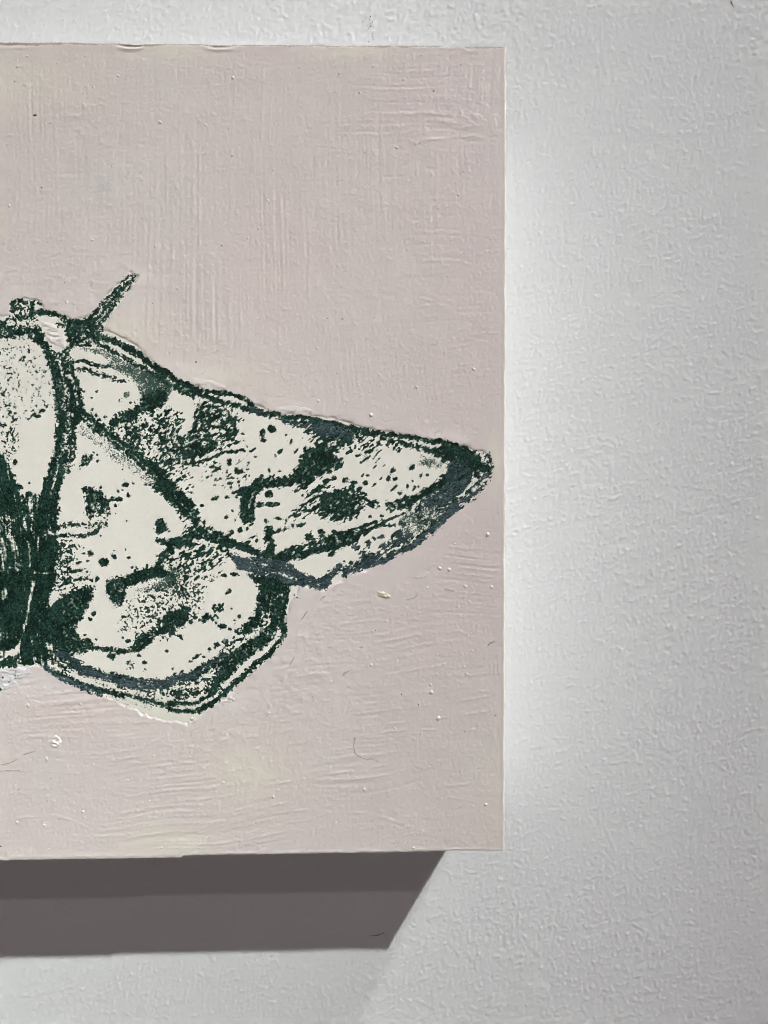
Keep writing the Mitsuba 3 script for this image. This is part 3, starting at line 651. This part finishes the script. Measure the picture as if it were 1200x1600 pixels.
# ------------------------------------------------------------------ the panel and its ground of pink paint
HW, HH, HY0 = 800, 1300, 55                        # height map of the paint, one sample per drawing unit
hx, hy = np.meshgrid(np.arange(HW, dtype=float), HY0 + np.arange(HH, dtype=float))


def gn(seed, sy, sx):
    a = ndi.gaussian_filter(np.random.default_rng(seed).standard_normal((HH + 200, HW + 200)), (sy, sx))
    return (a / a.std())


def warped(a, dx, dy):
    return ndi.map_coordinates(a, [hy - HY0 + 100 + dy, hx + 100 + dx], order=1, mode='reflect')


def low(seed, s):
    return gn(seed, s, s)[100:-100, 100:-100]


def bump2(x, y, rx, ry):
    return np.exp(-((hx - x) / rx) ** 2 - ((hy - y) / ry) ** 2)


def step(a, b, x):
    t = np.clip((x - a) / (b - a), 0, 1); return t * t * (3 - 2 * t)


curve = 9 * low(20, 90)
v1, v2 = gn(21, 60, 0.95), gn(22, 110, 1.7)
h1, h2 = gn(23, 0.95, 42), gn(24, 1.9, 60)
tilt = 0.11 * (hx - 400) * step(820, 1000, hy) + 0.05 * (hx - 400) * (1 - step(100, 320, hy))
sway = 7 * np.sin(hx / 95.0 + 1.3) * step(1080, 1180, hy) * (1 - step(400, 520, hx)) + 5 * low(25, 45)
arc = 18 * np.sin(hy / 170.0) * np.clip((hx - 250) / 300, -0.4, 1)
V1, V2 = warped(v1, curve * 0.4 + arc, 0), warped(v2, curve * 0.4 + arc, 0)
H1, H2 = warped(h1, 0, tilt + sway), warped(h2, 0, tilt + sway)
patch = np.clip(0.55 + 0.45 * low(26, 26), 0.1, 1.6); patch2 = np.clip(0.5 + 0.5 * low(27, 30), 0.05, 1.6)
WV = (1 - step(560, 700, hy)) * np.clip(0.35 + step(60, 120, hy) * 0.65 - 0.55 * bump2(640, 150, 190, 90) - 0.6 * bump2(140, 160, 60, 80) - 0.5 * bump2(60, 430, 120, 60), 0, 1) + 0.35 * bump2(770, 1050, 22, 35) + 0.3 * bump2(770, 1150, 20, 25) + .25 * bump2(740, 640, 40, 90)
WH = step(800, 930, hy) * 1.0 + 0.75 * bump2(620, 160, 220, 100) + 0.5 * bump2(680, 420, 150, 200) + 0.45 * bump2(150, 270, 60, 90) + .2
STIP = 0.2 + 1.0 * bump2(145, 175, 38, 60) + 1.0 * bump2(470, 1060, 90, 85) + 0.8 * bump2(330, 1160, 90, 45) + 0.6 * bump2(740, 160, 70, 60) + 0.6 * bump2(640, 1290, 60, 35) + 0.7 * bump2(90, 440, 120, 40) + 0.7 * bump2(480, 930, 70, 30) + 0.5 * bump2(250, 300, 120, 40) + .5 * bump2(300, 530, 70, 40)
stip = 0.6 * gn(28, 2.4, 3.2)[100:-100, 100:-100] + 0.5 * gn(29, 4.2, 4.5)[100:-100, 100:-100]
fine = gn(30, 0.9, 0.9)[100:-100, 100:-100]
hmap = (WV * (0.075 * V1 + 0.03 * V2) * patch + WH * (0.078 * H1 + 0.06 * H2) * patch2 + 0.19 * (STIP + 0.08) * np.maximum(stip, -0.6) + 0.075 * fine + 0.055 * gn(35, 1.6, 1.6)[100:-100, 100:-100] + 0.25 * low(31, 9) * 0.35)


ROUGH = low(34, 6)


def ridge(pts, w, h, groove=False):
    """One bristle's mark: a long ridge (or groove) along a line of drawing points."""
    p = smooth_line(pts, 8)
    x0, y0 = p.min(0) - 4 * w; x1, y1 = p.max(0) + 4 * w
    s = (slice(max(int(y0 - HY0), 0), max(int(y1 - HY0) + 1, 0)), slice(max(int(x0), 0), max(int(x1) + 1, 0)))
    q = seg_dist(hx[s], hy[s], p)
    hmap[s] += (-1 if groove else 1) * 0.5 * h * np.exp(-(q / (0.85 * w)) ** 2) * np.clip(0.7 + 0.8 * ROUGH[s], 0.1, 1.6)


for pts, w, h in (([(313, 225), (311, 290), (312, 395)], 1.4, .5), ([(191, 165), (186, 215), (178, 250)], 1.6, -.45), ([(183, 250), (176, 290), (172, 340)], 1.4, .4), ([(27, 225), (26, 300), (24, 330)], 1.5, .45), ([(83, 240), (84, 330)], 1.4, .35),
                  ([(89, 240), (90, 320)], 1.3, .35), ([(362, 130), (364, 200), (362, 245)], 1.6, .4), ([(412, 110), (408, 230)], 1.6, .4), ([(425, 110), (420, 240)], 1.4, .35), ([(474, 180), (486, 230), (490, 290)], 1.4, -.4), ([(375, 420), (376, 520)], 1.4, .35),
                  ([(482, 390), (483, 520)], 1.5, .35), ([(435, 400), (436, 560)], 1.4, .3), ([(255, 400), (254, 470)], 1.3, .35), ([(640, 222), (690, 217), (745, 212)], 2.2, .5), ([(690, 232), (720, 225), (755, 218)], 1.6, -.4), ([(690, 180), (735, 192), (780, 197)], 2.0, .4),
                  ([(660, 208), (720, 200), (785, 190)], 1.5, .4), ([(560, 1010), (640, 995), (720, 985)], 1.6, .5), ([(590, 1110), (680, 1100), (765, 1087)], 1.8, .5), ([(600, 1132), (700, 1120), (770, 1110)], 1.7, .45), ([(560, 1150), (650, 1140), (740, 1140)], 1.8, .4),
                  ([(430, 1225), (500, 1212), (600, 1195)], 1.8, .55), ([(420, 1258), (480, 1250), (545, 1240)], 1.8, .55), ([(415, 1272), (470, 1266), (530, 1255)], 1.6, .45), ([(410, 1290), (480, 1280), (520, 1268)], 1.7, .45), ([(680, 1053), (695, 1045), (710, 1036)], 1.8, .5),
                  ([(590, 950), (625, 960), (650, 968)], 1.6, .4), ([(600, 965), (650, 968), (680, 970)], 1.6, .4), ([(620, 1028), (700, 1027), (775, 1020)], 1.7, -.4), ([(700, 1228), (730, 1224)], 1.8, .5), ([(700, 1245), (730, 1250), (760, 1258)], 1.6, .4),
                  ([(165, 1178), (190, 1190), (240, 1192)], 1.6, .45), ([(180, 1225), (230, 1230), (285, 1220)], 1.6, .5), ([(130, 1185), (170, 1184), (210, 1184)], 1.5, .35), ([(238, 1140), (242, 1160), (250, 1175)], 1.5, .4), ([(290, 1200), (310, 1180), (350, 1172)], 1.5, .35),
                  ([(75, 1270), (120, 1285), (150, 1300)], 1.6, .3), ([(0, 1282), (60, 1276), (110, 1280)], 1.6, .35), ([(300, 1300), (350, 1290), (400, 1276)], 1.7, .4), ([(310, 1310), (360, 1306)], 1.6, .35), ([(480, 1270), (560, 1270), (640, 1292)], 2.5, .3),
                  ([(60, 1235), (80, 1230), (95, 1245)], 1.4, .35), ([(40, 1182), (110, 1182)], 1.3, .35), ([(0, 1204), (40, 1204)], 1.3, .3), ([(650, 455), (668, 452)], 2.2, .6), ([(655, 465), (672, 470), (690, 478)], 2.2, .6), ([(658, 478), (670, 478)], 2, .5),
                  ([(470, 600), (480, 615), (492, 622)], 1.8, .5), ([(410, 625), (428, 636)], 1.6, .5), ([(480, 560), (500, 600), (520, 615)], 1.5, .3), ([(115, 130), (135, 138), (150, 150)], 2.4, .5), ([(110, 180), (125, 185), (140, 192)], 2.2, .5), ([(150, 160), (165, 165)], 2.6, .6),
                  ([(120, 205), (132, 212)], 2.2, .5), ([(135, 215), (150, 205)], 2.0, .5), ([(712, 252), (716, 300)], 1.8, .5), ([(765, 255), (775, 300)], 1.8, .45), ([(750, 262), (756, 295)], 1.6, .4), ([(600, 276), (628, 277)], 1.6, -.6), ([(595, 282), (605, 275)], 1.4, .3),
                  ([(767, 1033), (767, 1052)], 1.2, .5), ([(773, 1033), (773, 1053)], 1.2, .5), ([(779, 1032), (779, 1054)], 1.2, .5), ([(765, 1140), (766, 1152)], 1.2, .4), ([(780, 1136), (781, 1152)], 1.2, .45), ([(752, 1152), (784, 1154)], 1.2, .4)):
    ridge(pts, w, abs(h), h < 0)
# small lumps and pits in the thicker strokes around the moth
for _ in range(260):
    cx, cy = [(470, 1060), (440, 1010), (330, 1150), (520, 960), (150, 180), (90, 440), (300, 560), (480, 640), (120, 1110), (700, 880), (620, 1290)][RNG.integers(11)] + RNG.normal(0, 1, 2) * (55, 30)
    a, l = RNG.uniform(-0.9, 0.5), RNG.uniform(2, 9)
    if 8 < cx < 775 and 85 < cy < 1310:
        ridge([(cx - l * math.cos(a), cy - l * math.sin(a)), (cx + l * math.cos(a), cy + l * math.sin(a))], RNG.uniform(1.2, 2.2), RNG.uniform(0.15, 0.5), RNG.random() < 0.3)

# the bare print: the ground ends in a low ragged step around the moth
mx = shapely.contains_xy(MOTH, hx + 1.6 * gn(32, 2.2, 2.2)[100:-100, 100:-100], hy + 1.6 * gn(33, 2.2, 2.2)[100:-100, 100:-100]) | (shapely.contains_xy(MOTH, hx, hy) & (hx < 3))
inside = ndi.gaussian_filter(mx.astype(float), 1.1)
near = ndi.gaussian_filter(mx.astype(float), 5.0)
hmap = 0.85 + hmap * (1 - 0.35 * step(0.0, 0.5, near)) + 0.22 * near * (1 + 0.6 * stip)          # paint heaped up a little along the outline
hmap = np.maximum(hmap, 0.35) * (1 - inside) - 1.1 * inside
# folds where the paper lifts along the top edge
for x, w, d in ((204, 24, 2.6), (344, 26, 2.0), (20, 60, .8), (735, 10, .8)):
    yy = 68.0 + 0.0078 * x + 3.2 * np.clip(1 - ((hx - x) / w) ** 2, 0, 1)
    hmap -= d * np.exp(-((hy - yy) / 1.4) ** 2) * np.clip(1 - ((hx - x) / w) ** 2, 0, 1)
    hmap += 0.6 * d * np.exp(-((hy - yy - 5) / 2.2) ** 2) * np.clip(1 - ((hx - x) / w) ** 2, 0, 1)


def height_at(px, py):
    return ndi.map_coordinates(hmap, [np.clip(py - HY0, 0, HH - 1), np.clip(px, 0, HW - 1)], order=1)


ST = 1.4
xs = np.r_[np.arange(XL, XM - 12, 14.0), np.arange(XM - 12, XR + 0.01, ST)]; xs[-1] = XR
zs = np.r_[np.arange(ZT, ZB, -ST), ZB]
SX, SZ = np.meshgrid(xs, zs)
FX = np.where(SX < XM, 2 * XM - SX, SX)                     # the hidden half mirrors the visible one
spx, spy = to_drawing(FX, SZ)
SH = height_at(spx, spy)
k = np.arange(len(xs))
n1 = ndi.gaussian_filter1d(RNG.standard_normal(len(xs)), 3) * 1.6 + ndi.gaussian_filter1d(RNG.standard_normal(len(xs)), 25) * 4
n2 = ndi.gaussian_filter1d(RNG.standard_normal(len(xs)), 2) * 1.3 + ndi.gaussian_filter1d(RNG.standard_normal(len(xs)), 30) * 3
n3 = ndi.gaussian_filter1d(RNG.standard_normal(len(zs)), 2) * 0.9 + ndi.gaussian_filter1d(RNG.standard_normal(len(zs)), 40) * 3
px_b = spx[-1]
tongue = -3.4 * (1 - step(283, 287, px_b)) + 1.4 * np.exp(-((px_b - 700) / 60) ** 2)      # the paper's torn lower edge
top_f = np.clip((SZ - (ZT - 8)) / 8, 0, 1); bot_f = np.clip(((ZB + 8) - SZ) / 8, 0, 1); right_f = np.clip((SX - (XR - 8)) / 8, 0, 1)
top_dip = 1.2 * np.exp(-((spx[0] - 100) / 90) ** 2) - 1.5 * np.exp(-((spx[0] - 215) / 16) ** 2) - 1.2 * np.exp(-((spx[0] - 345) / 25) ** 2)
SZ2 = SZ + top_f * (0.5 * n1 + top_dip)[None, :] + bot_f * (0.45 * n2 + tongue)[None, :]
SX2 = SX + right_f * (0.4 * n3)[:, None]
edge = np.minimum(np.minimum(ZT - SZ, SZ - ZB), XR - SX)
SH = SH * np.clip(0.4 + edge / 4, 0, 1) - 0.9 * np.clip(1 - edge / 2.2, 0, 1) ** 2 * (1 - 0.8 * (bot_f > 0))
SH += 0.5 * np.exp(-((edge - 3.0) / 1.5) ** 2) * (bot_f > 0) * (0.6 + 0.5 * n2[None, :])
front = np.stack([SX2 * U, -SH * U, SZ2 * U], -1)
V, F = mesh_grid(front)
hh, ww = front.shape[:2]
idx = np.arange(hh * ww).reshape(hh, ww)
loop = np.r_[idx[0, :], idx[1:, -1], idx[-1, -2::-1], idx[-2:0:-1, 0]]
back = V[loop].copy(); back[:, 1] = 3.2 * U
b = len(V) + np.arange(len(loop)); l2, b2 = np.roll(loop, -1), np.roll(b, -1)
V = np.vstack([V, back]); F = np.vstack([F, np.stack([loop, l2, b], 1), np.stack([l2, b2, b], 1)])
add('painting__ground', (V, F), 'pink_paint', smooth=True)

box = trimesh.creation.box([1, 1, 1])


def chamfer_box(x0, x1, y0, y1, z0, z1, c):
    import manifold3d as m3
    pts = [(x, y, z) for sx, (x_, xi) in ((0, (x0, x0 + c)), (1, (x1, x1 - c))) for sy, (y_, yi) in ((0, (y0, y0 + c)), (1, (y1, y1 - c))) for sz, (z_, zi) in ((0, (z0, z0 + c)), (1, (z1, z1 - c)))
           for x, y, z in ((x_, yi, zi), (xi, y_, zi), (xi, yi, z_))]
    return trimesh.PointCloud(np.array(pts) * U).convex_hull


add('painting__panel', chamfer_box(XL + 1.2, XR - 1.2, 2.6, 227.9, ZB + 1.2, ZT - 1.2, 1.0), 'side_paint')

# ------------------------------------------------------------------ the bare paper of the moth and the ink on it
OFF = 0.30


def flip(V):
    W = V.copy(); W[:, 0] = 2 * XM * U - W[:, 0]
    return W


def both(key, V, F, mat):
    """The member itself and, as its twin, the same member on the moth's other side."""
    add(key, (V, F), mat, smooth=True)
    if key.count('__') > 1 and not key.endswith('__ink'):
        return                                       # the hidden twin carries only its main ink
    head, *rest = key.split('__')[1:]
    add('__'.join(['painting', head + '_001', *rest]), (flip(V), F[:, ::-1]), mat, smooth=True)


def sheet(poly, h=0.0):
    g = poly.segmentize(6)
    parts = []
    for q in getattr(g, 'geoms', [g]):
        v, f = trimesh.creation.triangulate_polygon(q, engine='earcut')
        parts.append(trimesh.Trimesh(np.c_[v, 0 * v[:, 0]], f, process=False))
    m = trimesh.util.concatenate(parts)
    V = to_panel(m.vertices[:, 0], m.vertices[:, 1], h)
    F = np.array(m.faces)
    n = np.cross(V[F[:, 1]] - V[F[:, 0]], V[F[:, 2]] - V[F[:, 0]])
    F[n[:, 1] > 0] = F[n[:, 1] > 0][:, ::-1]
    return V, F


CASES = {1: 'a e h', 2: 'b f e', 4: 'c g f', 8: 'd h g', 3: 'a b f h', 6: 'b c g e', 12: 'c d h f', 9: 'd a e g', 5: 'a e f c g h', 10: 'e b f g d h', 7: 'a b c g h', 14: 'b c d h e', 13: 'c d a e f', 11: 'd a b f g', 15: 'a b c d'}


def filled(field, keep):
    """Flat pieces that cover field > 0 (marching squares, filled), as drawing coordinates (n, 2) and triangles."""
    f = np.where(np.abs(field) < 1e-6, 1e-6, field)
    c = [f[:-1, :-1], f[:-1, 1:], f[1:, 1:], f[1:, :-1]]
    code = sum((q > 0).astype(int) << i for i, q in enumerate(c)) * keep[:-1, :-1]
    out_p, out_f, base = [], [], 0
    full = (code == 15) & FLAT                       # runs of full cells on the flat paper become one strip each
    edge_ = np.diff(np.pad(full, ((0, 0), (1, 1))).astype(np.int8), axis=1)
    (i0, j0), (_, j1) = np.nonzero(edge_ == 1), np.nonzero(edge_ == -1)
    if len(i0):
        out_p.append(np.stack([np.stack(q, -1) for q in ((j0, i0), (j1, i0), (j1, i0 + 1), (j0, i0 + 1))], 1).reshape(-1, 2).astype(float))
        ids = np.arange(4 * len(i0)).reshape(-1, 4); base = 4 * len(i0)
        out_f += [ids[:, [0, 1, 2]], ids[:, [0, 2, 3]]]
    code = np.where(full, 0, code)
    for kcase, names in CASES.items():
        i, j = np.nonzero(code == kcase)
        if not len(i):
            continue
        v = [q[i, j] for q in c]
        x, y = j.astype(float), i.astype(float)
        t = lambda p, q: v[p] / (v[p] - v[q])
        P = {'a': lambda: (x, y), 'b': lambda: (x + 1, y), 'c': lambda: (x + 1, y + 1), 'd': lambda: (x, y + 1), 'e': lambda: (x + t(0, 1), y), 'f': lambda: (x + 1, y + t(1, 2)), 'g': lambda: (x + 1 - t(2, 3), y + 1), 'h': lambda: (x, y + 1 - t(3, 0))}
        names = names.split()
        pts = np.stack([np.stack(P[q](), -1) for q in names], 1)
        m = len(names)
        ids = base + np.arange(len(i) * m).reshape(-1, m)
        out_p.append(pts.reshape(-1, 2)); base += len(i) * m
        out_f += [ids[:, [0, q, q + 1]] for q in range(1, m - 1)]
    p = np.vstack(out_p)
    return np.stack([GX0 + GS * p[:, 0], GY0 + GS * p[:, 1]], 1), np.vstack(out_f)


PX_, PZ_ = straighten(GX, GY)
flat = height_at(GX, GY) < -0.3
FLAT = flat[:-1, :-1] & flat[1:, :-1] & flat[:-1, 1:] & flat[1:, 1:]
owner = np.full((GH, GW), 2)
for i, name in enumerate(('forewing', 'hindwing', 'body', 'antenna')):
    owner[shapely.contains_xy(MEMBERS[name].buffer(3), GX, GY) & ~((owner != 2) & shapely.contains_xy(shapely.union_all([MEMBERS[q] for q in ('forewing', 'hindwing', 'body', 'antenna')[:i]]) if i else sg.Point(-99, -99), GX, GY))] = i
spread = ndi.gaussian_filter(shapely.contains_xy(MOTH.buffer(7), GX, GY).astype(float), 2)
lim = np.clip(spread, 0, 1)
right = PX_ >= XM


def raised(field, noise_, keep, key, mat, lift):
    if not ((field > noise_) & keep).any():
        return
    P, F = filled(field - noise_, keep)
    base = np.maximum(height_at(P[:, 0], P[:, 1]), 0.0)
    V = to_panel(P[:, 0], P[:, 1], base + lift)
    F = F[:, ::-1] if np.cross(V[F[0, 1]] - V[F[0, 0]], V[F[0, 2]] - V[F[0, 0]])[1] > 0 else F
    both(key, V, F, mat)


AXIS = sg.Polygon([*np.stack(to_drawing(np.full(9, XM), np.linspace(700, -500, 9)), 1), (900, 1400), (900, 0)])
done = sg.Polygon()
for i, name in enumerate(('forewing', 'hindwing', 'body', 'antenna')):
    V, F = sheet(MEMBERS[name].difference(done).intersection(AXIS).buffer(0))
    both(f'painting__{name}', V, F, 'cream_paper')
    done = done.union(MEMBERS[name])
    keep = (owner == i) & right
    ink_on = np.where(dark > 0.8, 0.8 + 0.62 * (dark - 0.8), dark) * lim > FLECK * 0.97 + 0.03 * FINE
    bare = keep.copy()
    bare[:-1, :-1] &= ~(ink_on[:-1, :-1] & ink_on[1:, :-1] & ink_on[:-1, 1:] & ink_on[1:, 1:])      # nothing is built under solid ink
    raised(wash * lim * 0.95, FINE, bare, f'painting__{name}__wash', 'grey_wash', OFF * 0.6)
    inky = np.where(dark > 0.8, 0.8 + 0.62 * (dark - 0.8), dark) * lim
    soaked = np.where(soak > 0.8, 0.8 + 0.85 * (soak - 0.8), soak) * lim
    raised(np.where(soaked > 0.04, soaked + 0.035 + 0.085 * soaked, 0), FLECK * 0.97 + 0.03 * FINE, bare, f'painting__{name}__soaked_edge', 'soaked_ink', OFF * 0.3)
    raised(inky, FLECK * 0.97 + 0.03 * FINE, keep, f'painting__{name}__ink', 'dark_ink', OFF)
    if name != 'antenna':
        br = np.where(GX > 470, BRUSH2, BRUSH)
        raised(np.clip(blue, 0, 0.86) * lim, br, keep, f'painting__{name}__overpaint', 'blue_paint', OFF * 1.5)
for key in list(scene):
    if key.startswith('painting__') and key.rsplit('__', 1)[1] in ('ink', 'wash', 'soaked_edge', 'overpaint'):
        labels[key] = {'kind': 'stuff'}

# ------------------------------------------------------------------ dabs, drops and hairs on the paint
def dab(pts, h, seed):
    """A dab of thick paint: an irregular outline domed to height h."""
    p = sg.Polygon(smooth_line(list(pts) + [pts[0]], 4)).buffer(0)
    b = p.bounds; s = 0.8
    X, Y = np.meshgrid(np.arange(b[0] - 2, b[2] + 2, s), np.arange(b[1] - 2, b[3] + 2, s))
    ins = shapely.contains_xy(p, X, Y)
    r = np.random.default_rng(seed)
    ins &= ndi.gaussian_filter(r.standard_normal(X.shape), 1.5) * 3.5 < 0.6 + 0.35 * ndi.distance_transform_edt(ins) * s
    d = ndi.distance_transform_edt(ins) * s
    hgt = np.where(ins, h * np.tanh(d / 2.2) * (1 + 1.1 * ndi.gaussian_filter(r.standard_normal(X.shape), (1.0, 2.6)) * 3), -0.6)
    hgt = ndi.gaussian_filter(hgt, 0.7) + np.maximum(height_at(X, Y), 0)
    V, F = mesh_grid(to_panel(X, Y, hgt).reshape(*X.shape, 3))
    keep = ndi.binary_dilation(ins, iterations=2).ravel()
    F = F[keep[F].all(1)]
    m = trimesh.Trimesh(V, F, process=False); m.remove_unreferenced_vertices()
    return m


def drop(px, py, r, h, seed, n=9):
    g = np.random.default_rng(seed)
    t = np.linspace(0, 2 * math.pi, n, endpoint=False)
    q = r * (0.8 + 0.4 * g.random(n))
    rings = []
    z0 = float(np.maximum(height_at(np.array([px]), np.array([py])), 0)[0])
    for f, e in ((1.0, -0.25), (0.82, 0.45), (0.45, 0.88)):
        rings.append(to_panel(px + f * q * np.cos(t), py + f * q * np.sin(t), z0 + e * h))
    V = np.vstack(rings + [to_panel(np.array([px]), np.array([py]), z0 + h)])
    F = []
    for a in range(2):
        for k in range(n):
            m = (k + 1) % n
            F += [[a * n + k, a * n + n + k, a * n + m], [a * n + m, a * n + n + k, a * n + n + m]]
    F += [[2 * n + k, 3 * n, 2 * n + (k + 1) % n] for k in range(n)]
    return trimesh.Trimesh(V, F, process=False)


add('painting__dab', dab([(62, 501), (70, 501), (82, 506), (94, 516), (104, 541), (100, 544), (90, 541), (78, 535), (70, 524), (66, 514)], 0.55, 1), 'white_paint', smooth=True)
labels['painting__dab'] = {'label': 'leaf-shaped dab of pale pink paint covering the print at the shoulder'}
add('painting__dab_001', dab([(79, 1160), (83, 1152), (87, 1148), (93, 1152), (97, 1158), (95, 1164), (89, 1168), (81, 1166)], 1.6, 2), 'white_paint', smooth=True)
add('painting__dab_002', dab([(437, 637), (455, 634), (475, 635), (487, 641), (470, 645), (450, 644), (440, 642)], 0.3, 3), 'white_paint', smooth=True)
add('painting__dab_003', dab([(589, 924), (597, 924), (609, 927), (610, 935), (598, 934), (590, 932)], 1.2, 4), 'ochre_paint', smooth=True)
labels['painting__dab_003'] = {'label': 'ochre chip of paint stuck on the pink ground'}
add('painting__dab_004', dab([(-2, 1046), (10, 1043), (24, 1042), (40, 1043), (52, 1050), (40, 1058), (24, 1066), (10, 1078), (-2, 1080)], 0.45, 5), 'pale_blue_paint', smooth=True)
add('painting__dab_005', dab([(345, 1096), (352, 1090), (360, 1080), (366, 1082), (364, 1092), (356, 1100), (348, 1102)], 0.8, 6), 'white_paint', smooth=True)
add('painting__dab_006', dab([(300, 590), (330, 594), (355, 605), (345, 608), (320, 603), (302, 598)], 0.3, 8), 'white_paint', smooth=True)

BIG = [(580, 648.5, 4.2, 2.2), (762, 835, 4.6, 2.0), (687, 888, 4.0, 1.8), (702, 890, 4.0, 2.0), (668, 918, 2.6, 1.6), (674, 1082, 4.2, 2.0), (685, 1122, 4.4, 1.6), (759, 1257, 3.2, 2.2), (646, 1325, 3.0, 2.0), (673, 1070, 3.2, 1.6), (768, 917, 3.2, 1.6), (727, 916, 3.6, 1.4),
       (427, 1245, 3.6, 1.2), (364, 122, 3.4, 1.8), (251, 192, 2.8, 1.8), (363, 243, 2.8, 2.0), (620, 231, 2.6, 1.8), (73, 1186, 3.4, 1.0), (130, 1268, 2.8, 1.6), (27, 1284, 2.8, 1.8), (69, 1289, 3.0, 1.5), (44, 1102, 3.8, 1.0), (126, 1100, 3.6, 1.0), (716, 305, 2.4, 1.8),
       (580, 1039, 3.0, 1.6), (740, 577, 3.4, 1.4), (651, 605, 2.6, 1.8), (497, 627, 3.2, 1.6), (24, 127, 2.6, 1.6), (43, 88, 2.6, 1.6), (530, 115, 2.4, 1.6), (631, 125, 2.4, 1.6), (15, 322, 2.6, 1.6), (144, 375, 2.6, 1.6), (300, 1123, 3.6, 1.6), (658, 1145, 2.4, 1.5), (569, 1233, 3.0, 1.2), (365, 1093, 3.0, 1.4)]
for k, (x, y, r, h) in enumerate(BIG):
    add('painting__paint_drop' + (f'_{k:03d}' if k else ''), drop(x, y, 0.85 * r, 0.7 * h, 300 + k, 12), 'drop_paint', smooth=True)
small, grit_, tries = [], [], 0
while len(small) < 560:
    x, y = RNG.uniform(3, 786), RNG.uniform(78, 1328)
    if RNG.random() < 0.25:
        cx, cy = [(600, 600), (680, 1000), (140, 170), (620, 1100), (560, 620), (400, 1180), (640, 160)][RNG.integers(7)]
        x, y = cx + RNG.normal() * 70, cy + RNG.normal() * 45
    if not (3 < x < 786 and 78 < y < 1328) or shapely.contains_xy(MOTH.buffer(2), x, y):
        continue
    r = RNG.choice([0.8, 1.0, 1.2, 1.5, 1.9], p=[.3, .28, .22, .14, .06])
    small.append(drop(x, y, r, r * RNG.uniform(0.35, 0.75), len(small) + 1000, 7))
add('painting__paint_speck', trimesh.util.concatenate(small), 'drop_paint', smooth=True)
labels['painting__paint_speck'] = {'label': 'fine specks of dried paint scattered over the pink ground', 'kind': 'stuff'}
for x, y, r in [(55, 180.5, 2.0), (66, 293.5, 1.2), (346.5, 384.5, 1.3), (677.5, 142.5, 1.6), (427, 267.5, 1.2), (535, 498.5, 1.4), (306.5, 566, 1.6), (627.5, 1085, 1.3), (654, 1101, 1.5), (511, 498, 1.1), (30, 1233, 1.2), (2, 1322, 1.6), (774, 1118, 1.2), (726, 1143, 1.0), (586.5, 985, .9), (191, 282, .9)] + [
        (RNG.uniform(5, 780), RNG.uniform(85, 1320), RNG.uniform(0.5, 0.85)) for _ in range(110)]:
    if shapely.contains_xy(MOTH, x, y):
        continue
    X, Z = (float(q) for q in straighten(x, y))
    grit_.append(flake(X, Z, r * (1.7 if r == 2.0 else 1), r * 0.75, RNG.uniform(-.5, .5), -float(height_at(np.array([x]), np.array([y]))[0]) - 0.05, int(x * 7 + y), 0.4, 7))
add('painting__grit', trimesh.util.concatenate(grit_), 'grit')
labels['painting__grit'] = {'label': 'dark grit specks caught in the pink paint', 'kind': 'stuff'}

HAIRS = [([(555, 1150), (553, 1165), (554, 1174), (560, 1181), (570, 1185), (578, 1187)], .55), ([(575, 1184), (585, 1187), (592, 1190)], .5), ([(472, 967), (478, 958), (481, 954)], .7), ([(453, 1039), (457, 1031), (460, 1026)], .6),
         ([(536, 1054), (541, 1050), (545, 1048)], .7), ([(561, 1012), (568, 1011)], .6), ([(762, 1009), (767, 1004), (774, 1002)], .8), ([(634, 936), (645, 935), (652, 929)], .5), ([(695, 921), (703, 922), (710, 924)], .6), ([(500, 938), (504, 934), (509, 931)], .6),
         ([(488, 1086), (490, 1095)], .5), ([(0, 1195), (14, 1192), (29, 1185)], .5), ([(0, 1205), (20, 1203), (37, 1205)], .5), ([(36, 1179), (46, 1176), (56, 1172)], .5), ([(386, 1058), (396, 1050), (402, 1044)], .4), ([(643, 902), (654, 903), (668, 900)], .4)]
for k, (pts, r) in enumerate(HAIRS):
    P = smooth_line(pts, 4) if len(pts) > 2 else np.array([pts[0], np.mean(pts, 0), pts[1]])
    X, Z = straighten(P[:, 0], P[:, 1])
    y = -np.maximum(height_at(P[:, 0], P[:, 1]), 0) - 0.3
    add('painting__hair' + (f'_{k:03d}' if k else ''), fibre(np.stack([X, y, Z], 1), 0.85 * r), 'hair', smooth=60)

labels['painting'] = {'label': 'pale pink painted panel with a dark green etched moth print, hung on the white wall', 'category': 'painting'}
for k, t in (('ground', 'pink ground of brushed paint with ridges and a torn lower edge'), ('panel', 'deep white box panel behind the painted sheet'), ('forewing', 'long pointed forewing of the moth, cream paper speckled with green-black ink'),
             ('hindwing', 'rounded lower hindwing of the moth with a double dark outline'), ('body', 'dark inked body of the moth at the left'), ('antenna', 'short pointed antenna slanting up to the right')):
    labels[f'painting__{k}'] = {'label': t}
